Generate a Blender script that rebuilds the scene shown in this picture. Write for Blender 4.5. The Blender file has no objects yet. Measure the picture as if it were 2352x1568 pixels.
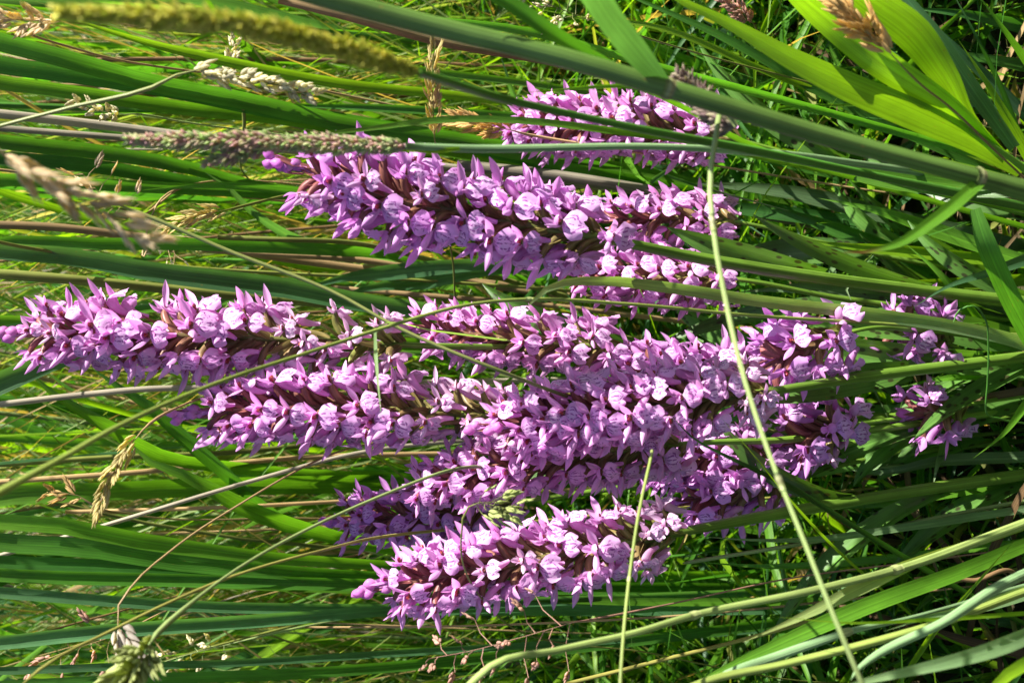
import bpy, math, random
import numpy as np
from mathutils import Vector, Matrix, Quaternion

random.seed(7)
rng = np.random.default_rng(11)
sc = bpy.context.scene
COL = sc.collection

# ------------------------------------------------------------------ camera
# The photograph lies on its side: plants grow towards the left edge, so the
# camera is held in portrait (rolled by a quarter turn).
PITCH = math.radians(28.0)
CAM = Vector((0.0, 0.0, 0.72))
FOV = math.radians(45.0)
PW, PH = 2352.0, 1568.0                      # pixel grid used for measuring
FPX = (PW / 2) / math.tan(FOV / 2)
DIR = Vector((0, math.cos(PITCH), -math.sin(PITCH)))
UPV = Vector((0, math.sin(PITCH), math.cos(PITCH)))
RGT = Vector((1, 0, 0))
cd = bpy.data.cameras.new('camera')
cam = bpy.data.objects.new('camera', cd)
COL.objects.link(cam)
cd.sensor_fit = 'HORIZONTAL'
cd.sensor_width = 36.0
cd.lens = 18.0 / math.tan(FOV / 2)
cd.clip_start = 0.01
cd.clip_end = 600.0
cx_, cy_, cz_ = -UPV, RGT, -DIR
cam.matrix_world = Matrix(((cx_.x, cy_.x, cz_.x, CAM.x), (cx_.y, cy_.y, cz_.y, CAM.y),
                           (cx_.z, cy_.z, cz_.z, CAM.z), (0, 0, 0, 1)))
cd.dof.use_dof = True
cd.dof.focus_distance = 0.70
cd.dof.aperture_fstop = 15.0
sc.camera = cam

# ------------------------------------------------------------------ sky, sun
SUN_TO = Vector((0.68, -0.04, 0.73)).normalized()
world = bpy.data.worlds.new('World')
sc.world = world
world.use_nodes = True
wn = world.node_tree
sky = wn.nodes.new('ShaderNodeTexSky')
sky.sky_type = 'NISHITA'
sky.sun_disc = False
sky.sun_elevation = math.asin(SUN_TO.z)
sky.sun_rotation = math.atan2(SUN_TO.x, SUN_TO.y)
bgn = wn.nodes['Background']
bgn.inputs['Strength'].default_value = 0.055
wn.links.new(sky.outputs[0], bgn.inputs['Color'])
sl = bpy.data.lights.new('sun', 'SUN')
sl.energy = 5.0
sl.angle = math.radians(0.53)
sl.color = (1.0, 0.96, 0.88)
sun = bpy.data.objects.new('sun', sl)
sun.rotation_euler = SUN_TO.to_track_quat('Z', 'Y').to_euler()
sun.location = SUN_TO * 5
COL.objects.link(sun)
sc.view_settings.view_transform = 'Standard'
sc.view_settings.look = 'None'
sc.view_settings.exposure = 1.58
sc.view_settings.gamma = 1.0
sc.view_settings.use_curve_mapping = False
sc.render.engine = 'CYCLES'
sc.cycles.use_denoising = True
sc.cycles.max_bounces = 6
sc.cycles.diffuse_bounces = 3
sc.cycles.transmission_bounces = 5
sc.cycles.transparent_max_bounces = 4
sc.cycles.caustics_reflective = False
sc.cycles.caustics_refractive = False


def P(u, v, r):
    """point at distance r from the lens seen at pixel (u, v)"""
    q = DIR * FPX - UPV * (u - PW / 2) + RGT * (PH / 2 - v)
    return CAM + q.normalized() * r


def px(n, r):
    return n * r / FPX


# ------------------------------------------------------------------ materials
class NT:
    def __init__(self, name):
        self.m = bpy.data.materials.new(name)
        self.m.use_nodes = True
        self.t = self.m.node_tree
        self.t.nodes.clear()
        self.out = self.t.nodes.new('ShaderNodeOutputMaterial')

    def n(self, kind, **kw):
        o = self.t.nodes.new(kind)
        for k, v in kw.items():
            setattr(o, k, v)
        return o

    def put(self, sock, v):
        if isinstance(v, bpy.types.NodeSocket):
            self.t.links.new(v, sock)
        else:
            sock.default_value = v

    def math(self, op, a, b=0.0, c=0.0):
        o = self.n('ShaderNodeMath', operation=op)
        for i, v in enumerate((a, b, c)):
            self.put(o.inputs[i], v)
        return o.outputs[0]

    def ramp(self, v, a, b, lo=0.0, hi=1.0):
        o = self.n('ShaderNodeMapRange', interpolation_type='SMOOTHSTEP')
        for i, q in enumerate((v, a, b, lo, hi)):
            self.put(o.inputs[i], q)
        return o.outputs[0]

    def noise(self, vec, scale, detail=2.0, rough=0.5):
        o = self.n('ShaderNodeTexNoise')
        self.put(o.inputs['Vector'], vec)
        o.inputs['Scale'].default_value = scale
        o.inputs['Detail'].default_value = detail
        o.inputs['Roughness'].default_value = rough
        return o.outputs['Fac']

    def mix(self, f, a, b, mode='MIX'):
        o = self.n('ShaderNodeMix', data_type='RGBA', blend_type=mode)
        self.put(o.inputs[0], f)
        self.put(o.inputs[6], a)
        self.put(o.inputs[7], b)
        return o.outputs[2]

    def scale(self, c, f):
        o = self.n('ShaderNodeVectorMath', operation='SCALE')
        self.put(o.inputs[0], c)
        self.put(o.inputs['Scale'], f)
        return o.outputs[0]

    def comb(self, x, y, z):
        o = self.n('ShaderNodeCombineXYZ')
        for i, v in enumerate((x, y, z)):
            self.put(o.inputs[i], v)
        return o.outputs[0]

    def finish(self, base, rough=0.5, spec=0.4, trans=0.3, tcol=None, bump=None, bstr=0.2, bdist=0.001, sheen=0.0):
        p = self.n('ShaderNodeBsdfPrincipled')
        self.put(p.inputs['Base Color'], base)
        self.put(p.inputs['Roughness'], rough)
        p.inputs['Specular IOR Level'].default_value = spec
        if sheen:
            p.inputs['Sheen Weight'].default_value = sheen
        if bump is not None:
            b = self.n('ShaderNodeBump')
            b.inputs['Strength'].default_value = bstr
            b.inputs['Distance'].default_value = bdist
            self.put(b.inputs['Height'], bump)
            self.t.links.new(b.outputs[0], p.inputs['Normal'])
        s = p.outputs[0]
        if trans > 0:
            t = self.n('ShaderNodeBsdfTranslucent')
            self.put(t.inputs['Color'], tcol if tcol is not None else base)
            mx = self.n('ShaderNodeMixShader')
            mx.inputs[0].default_value = trans
            self.t.links.new(p.outputs[0], mx.inputs[1])
            self.t.links.new(t.outputs[0], mx.inputs[2])
            s = mx.outputs[0]
        self.t.links.new(s, self.out.inputs['Surface'])
        return self.m


def leaf_material(name, trans=0.5, rough=0.38, spots=False, spec=0.38, vein=1.0):
    k = NT(name)
    at = k.n('ShaderNodeAttribute', attribute_name='col')
    uv = k.n('ShaderNodeUVMap')
    sep = k.n('ShaderNodeSeparateXYZ')
    k.t.links.new(uv.outputs[0], sep.inputs[0])
    oi = k.n('ShaderNodeObjectInfo')
    seed = k.math('MULTIPLY', oi.outputs['Random'], 37.0)
    u, v = sep.outputs[0], sep.outputs[1]
    st = k.noise(k.comb(k.math('MULTIPLY', u, 22.0), k.math('MULTIPLY', v, 5.0), seed), 1.0, 2.0)
    bl = k.noise(k.comb(k.math('MULTIPLY', u, 1.2), k.math('MULTIPLY', v, 28.0), seed), 1.0, 3.0, 0.6)
    mid = k.ramp(k.math('ABSOLUTE', k.math('SUBTRACT', u, 0.5)), 0.02, 0.07, 1.22, 1.0)
    f = k.math('MULTIPLY', k.ramp(st, 0.25, 0.75, 1 - 0.20 * vein, 1 + 0.18 * vein), k.ramp(bl, 0.3, 0.7, 0.82, 1.16))
    f = k.math('MULTIPLY', f, mid)
    f = k.math('MULTIPLY', f, k.math('ADD', k.math('MULTIPLY', oi.outputs['Random'], 0.3), 0.85))
    base = k.scale(at.outputs['Color'], f)
    # yellowing and rust specks
    rust = k.noise(k.comb(k.math('MULTIPLY', u, 7.0), k.math('MULTIPLY', v, 160.0), seed), 1.0, 3.0, 0.7)
    base = k.mix(k.ramp(rust, 0.66, 0.74, 0.0, 0.5), base, (0.20, 0.12, 0.03, 1))
    if spots:
        vo = k.n('ShaderNodeTexVoronoi')
        k.put(vo.inputs['Vector'], k.comb(k.math('MULTIPLY', u, 3.0), k.math('MULTIPLY', v, 110.0), seed))
        vo.inputs['Scale'].default_value = 1.0
        sp = k.ramp(vo.outputs['Distance'], 0.2, 0.32, 0.85, 0.0)
        base = k.mix(sp, base, (0.03, 0.022, 0.012, 1))
    tcol = k.mix(1.0, base, (1.9, 1.9, 0.5, 1), 'MULTIPLY')
    return k.finish(base, rough, spec, trans, tcol, bump=st, bstr=0.35, bdist=0.0006)


M_LEAF = leaf_material('green leaf blade')
M_STEM = leaf_material('grass stem', trans=0.08, rough=0.42, vein=1.9)
M_DEAD = leaf_material('dead straw', trans=0.15, rough=0.7, spec=0.2, vein=1.3)
M_SPOT = leaf_material('orchid leaf', trans=0.30, rough=0.38, spots=True, vein=0.7)
M_SEED = leaf_material('seed husk', trans=0.30, rough=0.6, spec=0.25, vein=0.8)


def petal_material():
    k = NT('orchid petal')
    oi = k.n('ShaderNodeObjectInfo')
    uv = k.n('ShaderNodeUVMap')
    sep = k.n('ShaderNodeSeparateXYZ')
    k.t.links.new(uv.outputs[0], sep.inputs[0])
    u, v = sep.outputs[0], sep.outputs[1]
    seed = k.math('MULTIPLY', oi.outputs['Random'], 91.0)
    n1 = k.noise(k.comb(k.math('MULTIPLY', u, 9.0), k.math('MULTIPLY', v, 1.5), seed), 1.0, 2.0)
    n2 = k.noise(k.comb(k.math('MULTIPLY', u, 2.0), k.math('MULTIPLY', v, 2.0), seed), 1.0, 2.0)
    base = k.mix(k.ramp(n1, 0.62, 0.75, 0.0, 0.35), oi.outputs['Color'], (0.42, 0.08, 0.40, 1))
    base = k.mix(k.ramp(v, 0.0, 0.45, 0.45, 0.0), base, (0.74, 0.52, 0.74, 1))
    base = k.scale(base, k.ramp(n2, 0.3, 0.7, 0.88, 1.12))
    base = k.scale(base, k.math('ADD', k.math('MULTIPLY', oi.outputs['Random'], 0.26), 0.87))
    tcol = k.mix(1.0, base, (1.3, 0.95, 1.15, 1), 'MULTIPLY')
    return k.finish(base, 0.45, 0.3, 0.42, tcol, bump=n1, bstr=0.25, bdist=0.0004)


def lip_material():
    k = NT('orchid lip')
    oi = k.n('ShaderNodeObjectInfo')
    uv = k.n('ShaderNodeUVMap')
    sep = k.n('ShaderNodeSeparateXYZ')
    k.t.links.new(uv.outputs[0], sep.inputs[0])
    u, v = sep.outputs[0], sep.outputs[1]
    seed = k.math('MULTIPLY', oi.outputs['Random'], 53.0)
    w1 = k.math('SUBTRACT', k.noise(k.comb(k.math('MULTIPLY', u, 5.0), k.math('MULTIPLY', v, 5.0), seed), 1.0, 2.0), 0.5)
    dash = k.noise(k.comb(k.math('MULTIPLY', u, 9.0), k.math('MULTIPLY', v, 5.0), k.math('ADD', seed, 9.0)), 1.0, 1.0)
    x = k.math('MULTIPLY', k.math('SUBTRACT', u, 0.5), 2.0)
    ax = k.math('DIVIDE', x, 0.66)
    ay = k.math('DIVIDE', k.math('SUBTRACT', v, 0.44), 0.40)
    d = k.math('SQRT', k.math('ADD', k.math('MULTIPLY', ax, ax), k.math('MULTIPLY', ay, ay)))
    d = k.math('ADD', d, k.math('MULTIPLY', w1, 0.5))
    ring = k.ramp(k.math('ABSOLUTE', k.math('SUBTRACT', d, 0.95)), 0.045, 0.12, 1.0, 0.0)
    ring = k.math('MULTIPLY', ring, k.ramp(dash, 0.45, 0.53))
    sx = k.math('ADD', k.math('MULTIPLY', x, 17.0), k.math('MULTIPLY', w1, 2.6))
    line = k.ramp(k.math('COSINE', sx), 0.15, 0.6)
    d2 = k.noise(k.comb(k.math('MULTIPLY', u, 12.0), k.math('MULTIPLY', v, 7.0), k.math('ADD', seed, 3.0)), 1.0, 1.0)
    line = k.math('MULTIPLY', k.math('MULTIPLY', line, k.ramp(d2, 0.41, 0.49)), k.ramp(d, 0.74, 0.84, 1.0, 0.0))
    ring = k.math('MAXIMUM', ring, line)
    base = oi.outputs['Color']
    pale = k.math('MULTIPLY', k.ramp(d, 0.45, 1.25, 1.0, 0.0), 0.40)
    base = k.mix(pale, base, (0.78, 0.62, 0.82, 1))
    base = k.mix(k.ramp(v, 0.02, 0.16, 0.8, 0.0), base, (0.75, 0.62, 0.66, 1))
    base = k.scale(base, k.math('ADD', k.math('MULTIPLY', oi.outputs['Random'], 0.26), 0.85))
    base = k.mix(k.math('MULTIPLY', ring, 0.85), base, (0.24, 0.03, 0.26, 1))
    tcol = k.mix(1.0, base, (1.2, 0.95, 1.2, 1), 'MULTIPLY')
    return k.finish(base, 0.5, 0.25, 0.36, tcol)


def bract_material():
    k = NT('orchid bract')
    oi = k.n('ShaderNodeObjectInfo')
    uv = k.n('ShaderNodeUVMap')
    sep = k.n('ShaderNodeSeparateXYZ')
    k.t.links.new(uv.outputs[0], sep.inputs[0])
    n1 = k.noise(k.comb(k.math('MULTIPLY', sep.outputs[0], 9.0), k.math('MULTIPLY', sep.outputs[1], 2.0),
                        k.math('MULTIPLY', oi.outputs['Random'], 33.0)), 1.0, 2.0)
    base = k.scale(oi.outputs['Color'], k.ramp(n1, 0.3, 0.7, 0.65, 1.35))
    return k.finish(base, 0.42, 0.4, 0.28, None, bump=n1, bstr=0.3, bdist=0.0004)


M_PETAL = petal_material()
M_LIP = lip_material()
M_BRACT = bract_material()


def throat_material():
    k = NT('orchid throat')
    tc = k.n('ShaderNodeTexCoord')
    n1 = k.noise(tc.outputs['Object'], 900.0, 1.0)
    base = k.mix(k.ramp(n1, 0.4, 0.6), (0.22, 0.015, 0.02, 1), (0.42, 0.10, 0.06, 1))
    return k.finish(base, 0.35, 0.5, 0.1)


M_THROAT = throat_material()


def ground_material():
    k = NT('damp soil with leaf litter')
    tc = k.n('ShaderNodeTexCoord')
    a = k.noise(tc.outputs['Object'], 9.0, 6.0, 0.65)
    b = k.noise(tc.outputs['Object'], 70.0, 5.0, 0.6)
    c = k.mix(k.ramp(a, 0.35, 0.65), (0.022, 0.018, 0.010, 1), (0.075, 0.058, 0.03, 1))
    c = k.mix(k.ramp(b, 0.5, 0.7, 0.0, 0.6), c, (0.05, 0.065, 0.018, 1))
    return k.finish(c, 0.9, 0.15, 0.0, bump=b, bstr=0.8, bdist=0.01)


# ------------------------------------------------------------------ mesh tools
class MB:
    def __init__(self):
        self.v, self.f, self.c, self.uv, self.mi = [], [], [], [], []

    def build(self, name, mats, smooth=True):
        me = bpy.data.meshes.new(name)
        me.from_pydata(self.v, [], self.f)
        if not isinstance(mats, (list, tuple)):
            mats = [mats]
        for m in mats:
            me.materials.append(m)
        at = me.attributes.new('col', 'FLOAT_COLOR', 'POINT')
        c = np.ones((len(self.v), 4), dtype=np.float32)
        c[:, :3] = np.array(self.c, dtype=np.float32).reshape(-1, 3)
        at.data.foreach_set('color', c.ravel())
        li = np.empty(len(me.loops), dtype=np.int32)
        me.loops.foreach_get('vertex_index', li)
        ul = me.uv_layers.new(name='UVMap')
        uv = np.array(self.uv, dtype=np.float32).reshape(-1, 2)[li]
        ul.data.foreach_set('uv', uv.ravel())
        if self.mi:
            me.polygons.foreach_set('material_index', np.array(self.mi, dtype=np.int32))
        if smooth:
            me.polygons.foreach_set('use_smooth', np.ones(len(me.polygons), dtype=bool))
        me.update()
        return me

    def grid(self, rows, cols, uvs, mi=0, wrap=False):
        """rows: list of lists of points"""
        o = len(self.v)
        nc = len(rows[0])
        for r, c, q in zip(rows, cols, uvs):
            for j, p in enumerate(r):
                self.v.append((p[0], p[1], p[2]))
                self.c.append(c)
                self.uv.append(q[j])
        for i in range(len(rows) - 1):
            for j in range(nc if wrap else nc - 1):
                a, b = o + i * nc + j, o + i * nc + (j + 1) % nc
                self.f.append((a, b, b + nc, a + nc))
                self.mi.append(mi)


def catmull(pts, n):
    """pts: arrays (any dimension); returns n+1 samples spaced by control index"""
    p = np.asarray(pts, dtype=float)
    m = len(p)
    if m == 2:
        t = np.linspace(0, 1, n + 1)[:, None]
        return p[0] * (1 - t) + p[1] * t
    # chord-length parameter: no overshoot where control points are unevenly spaced
    seg = np.linalg.norm(np.diff(p[:, :3], axis=0), axis=1) + 1e-9
    cum = np.concatenate([[0], np.cumsum(seg)])
    sl = np.diff(p, axis=0) / seg[:, None]
    tan = np.empty_like(p)
    tan[0], tan[-1] = sl[0], sl[-1]
    for i in range(1, m - 1):
        tan[i] = (sl[i - 1] * seg[i] + sl[i] * seg[i - 1]) / (seg[i] + seg[i - 1])
    out = []
    for s in np.linspace(0, cum[-1], n + 1):
        i = min(int(np.searchsorted(cum, s, side='right')) - 1, m - 2)
        t = (s - cum[i]) / seg[i]
        h = seg[i]
        out.append((2 * t ** 3 - 3 * t * t + 1) * p[i] + (t ** 3 - 2 * t * t + t) * h * tan[i]
                   + (3 * t * t - 2 * t ** 3) * p[i + 1] + (t ** 3 - t * t) * h * tan[i + 1])
    return np.array(out)


def nrm(a):
    return a / (np.linalg.norm(a) + 1e-12)


def rot(v, ax, ang):
    c, s = math.cos(ang), math.sin(ang)
    return v * c + np.cross(ax, v) * s + ax * np.dot(ax, v) * (1 - c)


def ribbon(mb, pts, wid, cols, face, fold=0.2, twist=0.0, nc=3, mi=0, edge=None):
    """pts (n,3) ordered tip->base or base->tip; wid (n,), cols (n,3) or (3,);
    face: point to face (array) or fixed normal given as ('n', vec)"""
    pts = np.asarray(pts)
    n = len(pts)
    cols = np.asarray(cols, dtype=float)
    if cols.ndim == 1:
        cols = np.tile(cols, (n, 1))
    rows, uvs, cc = [], [], []
    L = 0.0
    for i in range(n):
        t = nrm(pts[min(i + 1, n - 1)] - pts[max(i - 1, 0)])
        nv = face[1] if isinstance(face, tuple) else nrm(np.asarray(face) - pts[i])
        s = nrm(np.cross(t, nv))
        nn = nrm(np.cross(s, t))
        a = twist * (i / (n - 1)) if np.isscalar(twist) else twist[0] + (twist[1] - twist[0]) * i / (n - 1)
        if a:
            s, nn = rot(s, t, a), rot(nn, t, a)
        if i:
            L += float(np.linalg.norm(pts[i] - pts[i - 1]))
        r, q = [], []
        for j in range(nc):
            x = j / (nc - 1) * 2 - 1
            r.append(pts[i] + s * (x * wid[i] / 2) + nn * (fold * wid[i] * (abs(x) - 0.5)))
            q.append(((x + 1) / 2, L))
        rows.append(r)
        uvs.append(q)
        cc.append(cols[i])
    mb.grid(rows, cc, uvs, mi)


def tube(mb, pts, rad, cols, sides=7, mi=0, cap=True, flat=1.0):
    pts = np.asarray(pts)
    n = len(pts)
    cols = np.asarray(cols, dtype=float)
    if cols.ndim == 1:
        cols = np.tile(cols, (n, 1))
    ref = np.array([0.31, 0.87, 0.38])
    rows, uvs, cc = [], [], []
    L = 0.0
    s = None
    for i in range(n):
        t = nrm(pts[min(i + 1, n - 1)] - pts[max(i - 1, 0)])
        s = nrm(np.cross(t, ref)) if s is None else nrm(s - t * np.dot(s, t))
        b = np.cross(t, s)
        if i:
            L += float(np.linalg.norm(pts[i] - pts[i - 1]))
        r, q = [], []
        for j in range(sides):
            a = 2 * math.pi * j / sides
            r.append(pts[i] + s * (math.cos(a) * rad[i]) + b * (math.sin(a) * rad[i] * flat))
            q.append((j / sides, L))
        rows.append(r)
        uvs.append(q)
        cc.append(cols[i])
    o = len(mb.v)
    mb.grid(rows, cc, uvs, mi, wrap=True)
    if cap:
        mb.f.append(tuple(o + j for j in range(sides)))
        mb.mi.append(mi)
        k = o + (n - 1) * sides
        mb.f.append(tuple(k + j for j in reversed(range(sides))))
        mb.mi.append(mi)


def husk(mb, p, d, L, w, col, sides=5):
    """one pointed husk / floret"""
    d = nrm(d)
    ts = (0.0, 0.25, 0.55, 0.82, 1.0)
    rs = (0.25, 0.9, 1.0, 0.5, 0.04)
    pts = [p + d * (L * t) for t in ts]
    tube(mb, pts, [w * 0.5 * r for r in rs], [np.array(col) * k for k in (0.75, 0.95, 1.0, 1.08, 1.15)],
         sides=sides, cap=False, flat=0.65)


def link(name, data, parent=None, loc=None, mat=None):
    o = bpy.data.objects.new(name, data)
    COL.objects.link(o)
    if parent is not None:
        o.parent = parent
    if loc is not None:
        o.location = loc
    if mat is not None:
        o.matrix_basis = mat
    return o


def tag(o, label, cat, group=None):
    o['label'] = label
    o['category'] = cat
    if group:
        o['group'] = group
    return o


def thing(name, loc, label, cat, group=None):
    return tag(link(name, None, loc=loc), label, cat, group)


def shifted(mb, base):
    b = np.asarray(base)
    mb.v = [(x - b[0], y - b[1], z - b[2]) for x, y, z in mb.v]
    return mb


EYE = np.array(CAM)
# linear base colours
G = np.array((0.056, 0.172, 0.020))
BG = np.array((0.068, 0.170, 0.070))
YG = np.array((0.175, 0.330, 0.014))
LG = np.array((0.095, 0.240, 0.018))
DG = np.array((0.024, 0.085, 0.014))
PALE = np.array((0.270, 0.350, 0.120))
PBL = np.array((0.205, 0.330, 0.150))
OLV = np.array((0.150, 0.170, 0.035))
YEL = np.array((0.320, 0.300, 0.070))
TAN = np.array((0.400, 0.270, 0.125))
GRY = np.array((0.300, 0.262, 0.195))
BRN = np.array((0.200, 0.120, 0.055))


def to_ground(pts, lean=0.25):
    """world polyline (tip first) continued from its last point to the soil"""
    p = [np.array(q, dtype=float) for q in pts]
    last = p[-1]
    if last[2] < 0.012:
        last[2] = 0.0
        p[-1] = last
        return p
    d = nrm(p[-1] - p[-2])
    z = last[2]
    h = np.array((d[0], d[1], 0.0))
    if d[2] < -0.25:
        run = min(z / -d[2], z * 2.2)
        slope = h * run
    else:
        slope = nrm(h) * z * 0.9
    slope = slope * (0.6 + lean * 0.5)
    # bend to a steeper rise near the soil
    midp = last + np.array((slope[0] * 0.62, slope[1] * 0.62, -z * 0.5))
    base = np.array((last[0] + slope[0], last[1] + slope[1], -0.006))
    p += [midp, base]
    return p


def polyline(pix, ground=True):
    w = [np.array(P(u, v, r)) for u, v, r in pix]
    for q in w:
        q[2] = max(q[2], 0.0)
    return to_ground(w) if ground else w


def widths_for(n_ctrl, pix, w):
    """w: number or list of px widths at the listed points -> metres, extended to the base"""
    if np.isscalar(w):
        w = [w] * len(pix)
    m = [px(a, q[2]) for a, q in zip(w, pix)]
    while len(m) < n_ctrl:
        m.append(m[-1] * 0.9)
    return m


def blade_pts(pix, w, tipped=True, seg=26, ground=True):
    c = polyline(pix, ground)
    wd = widths_for(len(c), pix, w)
    arr = catmull([np.append(a, b) for a, b in zip(c, wd)], seg)
    pts, wid = arr[:, :3], np.maximum(arr[:, 3], 0.0004)
    if tipped:
        L = np.concatenate([[0], np.cumsum(np.linalg.norm(np.diff(pts, axis=0), axis=1))])
        wid = wid * np.clip(0.04 + (L / 0.09) ** 0.75, 0, 1)
    return pts, wid


def blade(pix, w, col, label, tipped=True, fold=0.18, twist=0.0, name='grass', cat='grass',
          group=None, mat=None, seg=44, tipcol=None, nc=3):
    pts, wid = blade_pts(pix, w, tipped, seg)
    n = len(pts)
    cols = np.tile(np.asarray(col, float), (n, 1))
    t = np.linspace(0, 1, n)[:, None]
    cols = cols * (1 + 0.12 * np.sin(t * 5 + random.random() * 6))
    cols[:, 0:1] *= 1 + 0.35 * np.clip(0.1 - t, 0, 1) * 10 * 0.4
    if tipcol is not None:
        k = np.clip(1 - t / 0.10, 0, 1)
        cols = cols * (1 - k) + np.asarray(tipcol) * k
    mb = MB()
    ribbon(mb, pts, wid, cols, EYE, fold=fold, twist=twist, nc=nc)
    base = pts[-1]
    o = link(name, shifted(mb, base).build(name, mat or M_LEAF), loc=tuple(base))
    return tag(o, label, cat, group)


def culm(pix, w, col, label, name='grass_stalk', cat='grass', group=None, mat=None, seg=70, nodes=(), taper=1.0,
         sides=7):
    """round stem; nodes = indices of the pixel points that are swollen joints"""
    c = polyline(pix)
    wd = widths_for(len(c), pix, w)
    arr = catmull([np.append(a, b) for a, b in zip(c, wd)], seg)
    pts, rad = arr[:, :3], np.maximum(arr[:, 3], 0.0003) * 0.5
    rad[0] *= 0.3 if taper else 1
    mb = MB()
    n = len(pts)
    cols = np.tile(np.asarray(col, float), (n, 1)) * (1 + 0.15 * np.sin(np.linspace(0, 9, n) + random.random() * 6))[:, None]
    tube(mb, pts, rad, cols, sides)
    base = pts[-1].copy()
    for i in nodes:
        q = np.array(P(*pix[i]))
        j = int(np.argmin(np.linalg.norm(pts - q, axis=1)))
        j = min(max(j, 1), n - 2)
        t = nrm(pts[j + 1] - pts[j - 1])
        r = rad[j] * 1.30
        tube(mb, [q - t * r * 1.6, q - t * r * 0.6, q + t * r * 0.6, q + t * r * 1.6],
             [r * 0.75, r, r, r * 0.75], np.array((0.30, 0.34, 0.13)), sides)
    o = link(name, shifted(mb, base).build(name, mat or M_STEM), loc=tuple(base))
    tag(o, label, cat, group)
    return o, pts, base


# ------------------------------------------------------------------ ground
gm = bpy.data.meshes.new('ground')
gv, gf = [], []
edges = [-250, -60, -15, -5] + list(np.linspace(-2.5, 2.5, 31)) + [5, 15, 60, 250]
ng = len(edges)
for yy in edges:
    for xx in edges:
        z = 0.0
        if abs(xx) < 3 and abs(yy) < 3:
            z = 0.008 * math.sin(xx * 9.1 + 1) * math.cos(yy * 7.3) - 0.008
        gv.append((xx, yy + 1.0, z - 0.004))
for i in range(ng - 1):
    for j in range(ng - 1):
        a = i * ng + j
        gf.append((a, a + 1, a + 1 + ng, a + ng))
gm.from_pydata(gv, [], gf)
gm.materials.append(ground_material())
gm.polygons.foreach_set('use_smooth', np.ones(len(gf), dtype=bool))
go = link('ground', gm)
go['kind'] = 'structure'

# ------------------------------------------------------------------ orchid pieces
MM = 0.001


def uvgrid(mb, rows, mi=0):
    nr, nc = len(rows), len(rows[0])
    uvs = [[(j / (nc - 1), i / (nr - 1)) for j in range(nc)] for i in range(nr)]
    mb.grid([[tuple(np.array(p) * MM) for p in r] for r in rows], [(1, 1, 1)] * nr, uvs, mi)


TH = np.array((11.0, 0.0, 8.0))        # throat of the flower, mm from its foot on the stem


def lip_mesh(k):
    r = random.Random(100 + k)
    mb = MB()
    nu, nv = 13, 11
    L = 10.6 + r.uniform(-1.2, 1.0)
    bend = r.uniform(0.75, 1.1)
    reflex = r.uniform(0.6, 2.2)
    tooth = r.uniform(0.94, 1.10)
    ph = r.uniform(0, 6)
    hw_t = [(0, 1.6), (0.10, 2.2), (0.25, 4.0), (0.42, 5.4), (0.62, 6.1), (0.82, 6.2), (1.0, 5.5)]
    rows = []
    for i in range(nv):
        v = i / (nv - 1)
        hw = np.interp(v, [a for a, _ in hw_t], [b for _, b in hw_t])
        row = []
        for j in range(nu):
            u = j / (nu - 1) * 2 - 1
            a = abs(u)
            end = np.interp(a, [0, 0.10, 0.27, 0.42, 0.62, 0.82, 0.94, 1.0], [tooth, 0.97 * tooth, 0.78, 0.90, 0.95, 0.92, 0.84, 0.72])
            s = v * L * (1 + (end - 1) * v)
            # centre line goes outwards, then hangs down
            ang = -bend * min(1.0, s / 5.0) * 1.35
            x = 2.6 * math.sin(min(1.0, s / 5.0) * math.pi / 2) + 0.10 * max(0, s - 5)
            z = -(s - 1.6 * math.sin(min(1.0, s / 5.0) * math.pi / 2)) * (0.75 + 0.25 * bend)
            y = u * hw
            x -= reflex * u * u * v + 0.7 * math.sin(u * 6 + ph) * v * v + 0.35 * math.sin(u * 11 + 2 * ph) * v * v
            x -= 1.0 * v * v * (1.15 - bend) * 2
            cr = 0.32 * v
            row.append(TH + np.array((x + r.uniform(-cr, cr), y + r.uniform(-cr, cr) * 0.6, z + r.uniform(-cr, cr) * 0.6)))
        rows.append(row)
    uvgrid(mb, rows)
    return mb.build('lip', M_LIP)


def sepal_mesh(k, side):
    r = random.Random(200 + k)
    mb = MB()
    n, nc = 9, 5
    L = r.uniform(10.0, 13.2)
    W = r.uniform(2.9, 4.0)
    d0 = np.array((0.66, 0.58 * side, 0.42)) + np.array((r.uniform(-.2, .25), 0.15 * r.uniform(-1, 1), r.uniform(-.25, .3)))
    d0 = nrm(d0)
    curl = nrm(np.array((-0.5, 0.5 * side, 0.3)))
    cr = r.uniform(0.5, 2.2)
    base = TH + np.array((-0.6, 1.4 * side, 0.6))
    nrmv = nrm(np.cross(d0, np.array((0.2, 0, 1.0))))
    rows = []
    tw = r.uniform(-0.6, 0.6)
    for i in range(n):
        t = i / (n - 1)
        w = W * (0.30 + 0.70 * math.sin(min(1.0, t * 1.25 + 0.02) * math.pi * 0.62)) * (1 - max(0, (t - 0.55) / 0.45) ** 1.7 * 0.94)
        c = base + d0 * (L * t) + curl * (cr * t * t)
        s = rot(nrm(np.cross(d0, nrmv)), d0, tw * t)
        nn = rot(nrmv, d0, tw * t)
        rows.append([c + s * (w / 2 * (j / 2 - 1)) + nn * (0.30 * w * (abs(j / 2 - 1) ** 1.6 - 0.4)) for j in range(nc)])
    uvgrid(mb, rows)
    return mb.build('sepal', M_PETAL)


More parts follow.
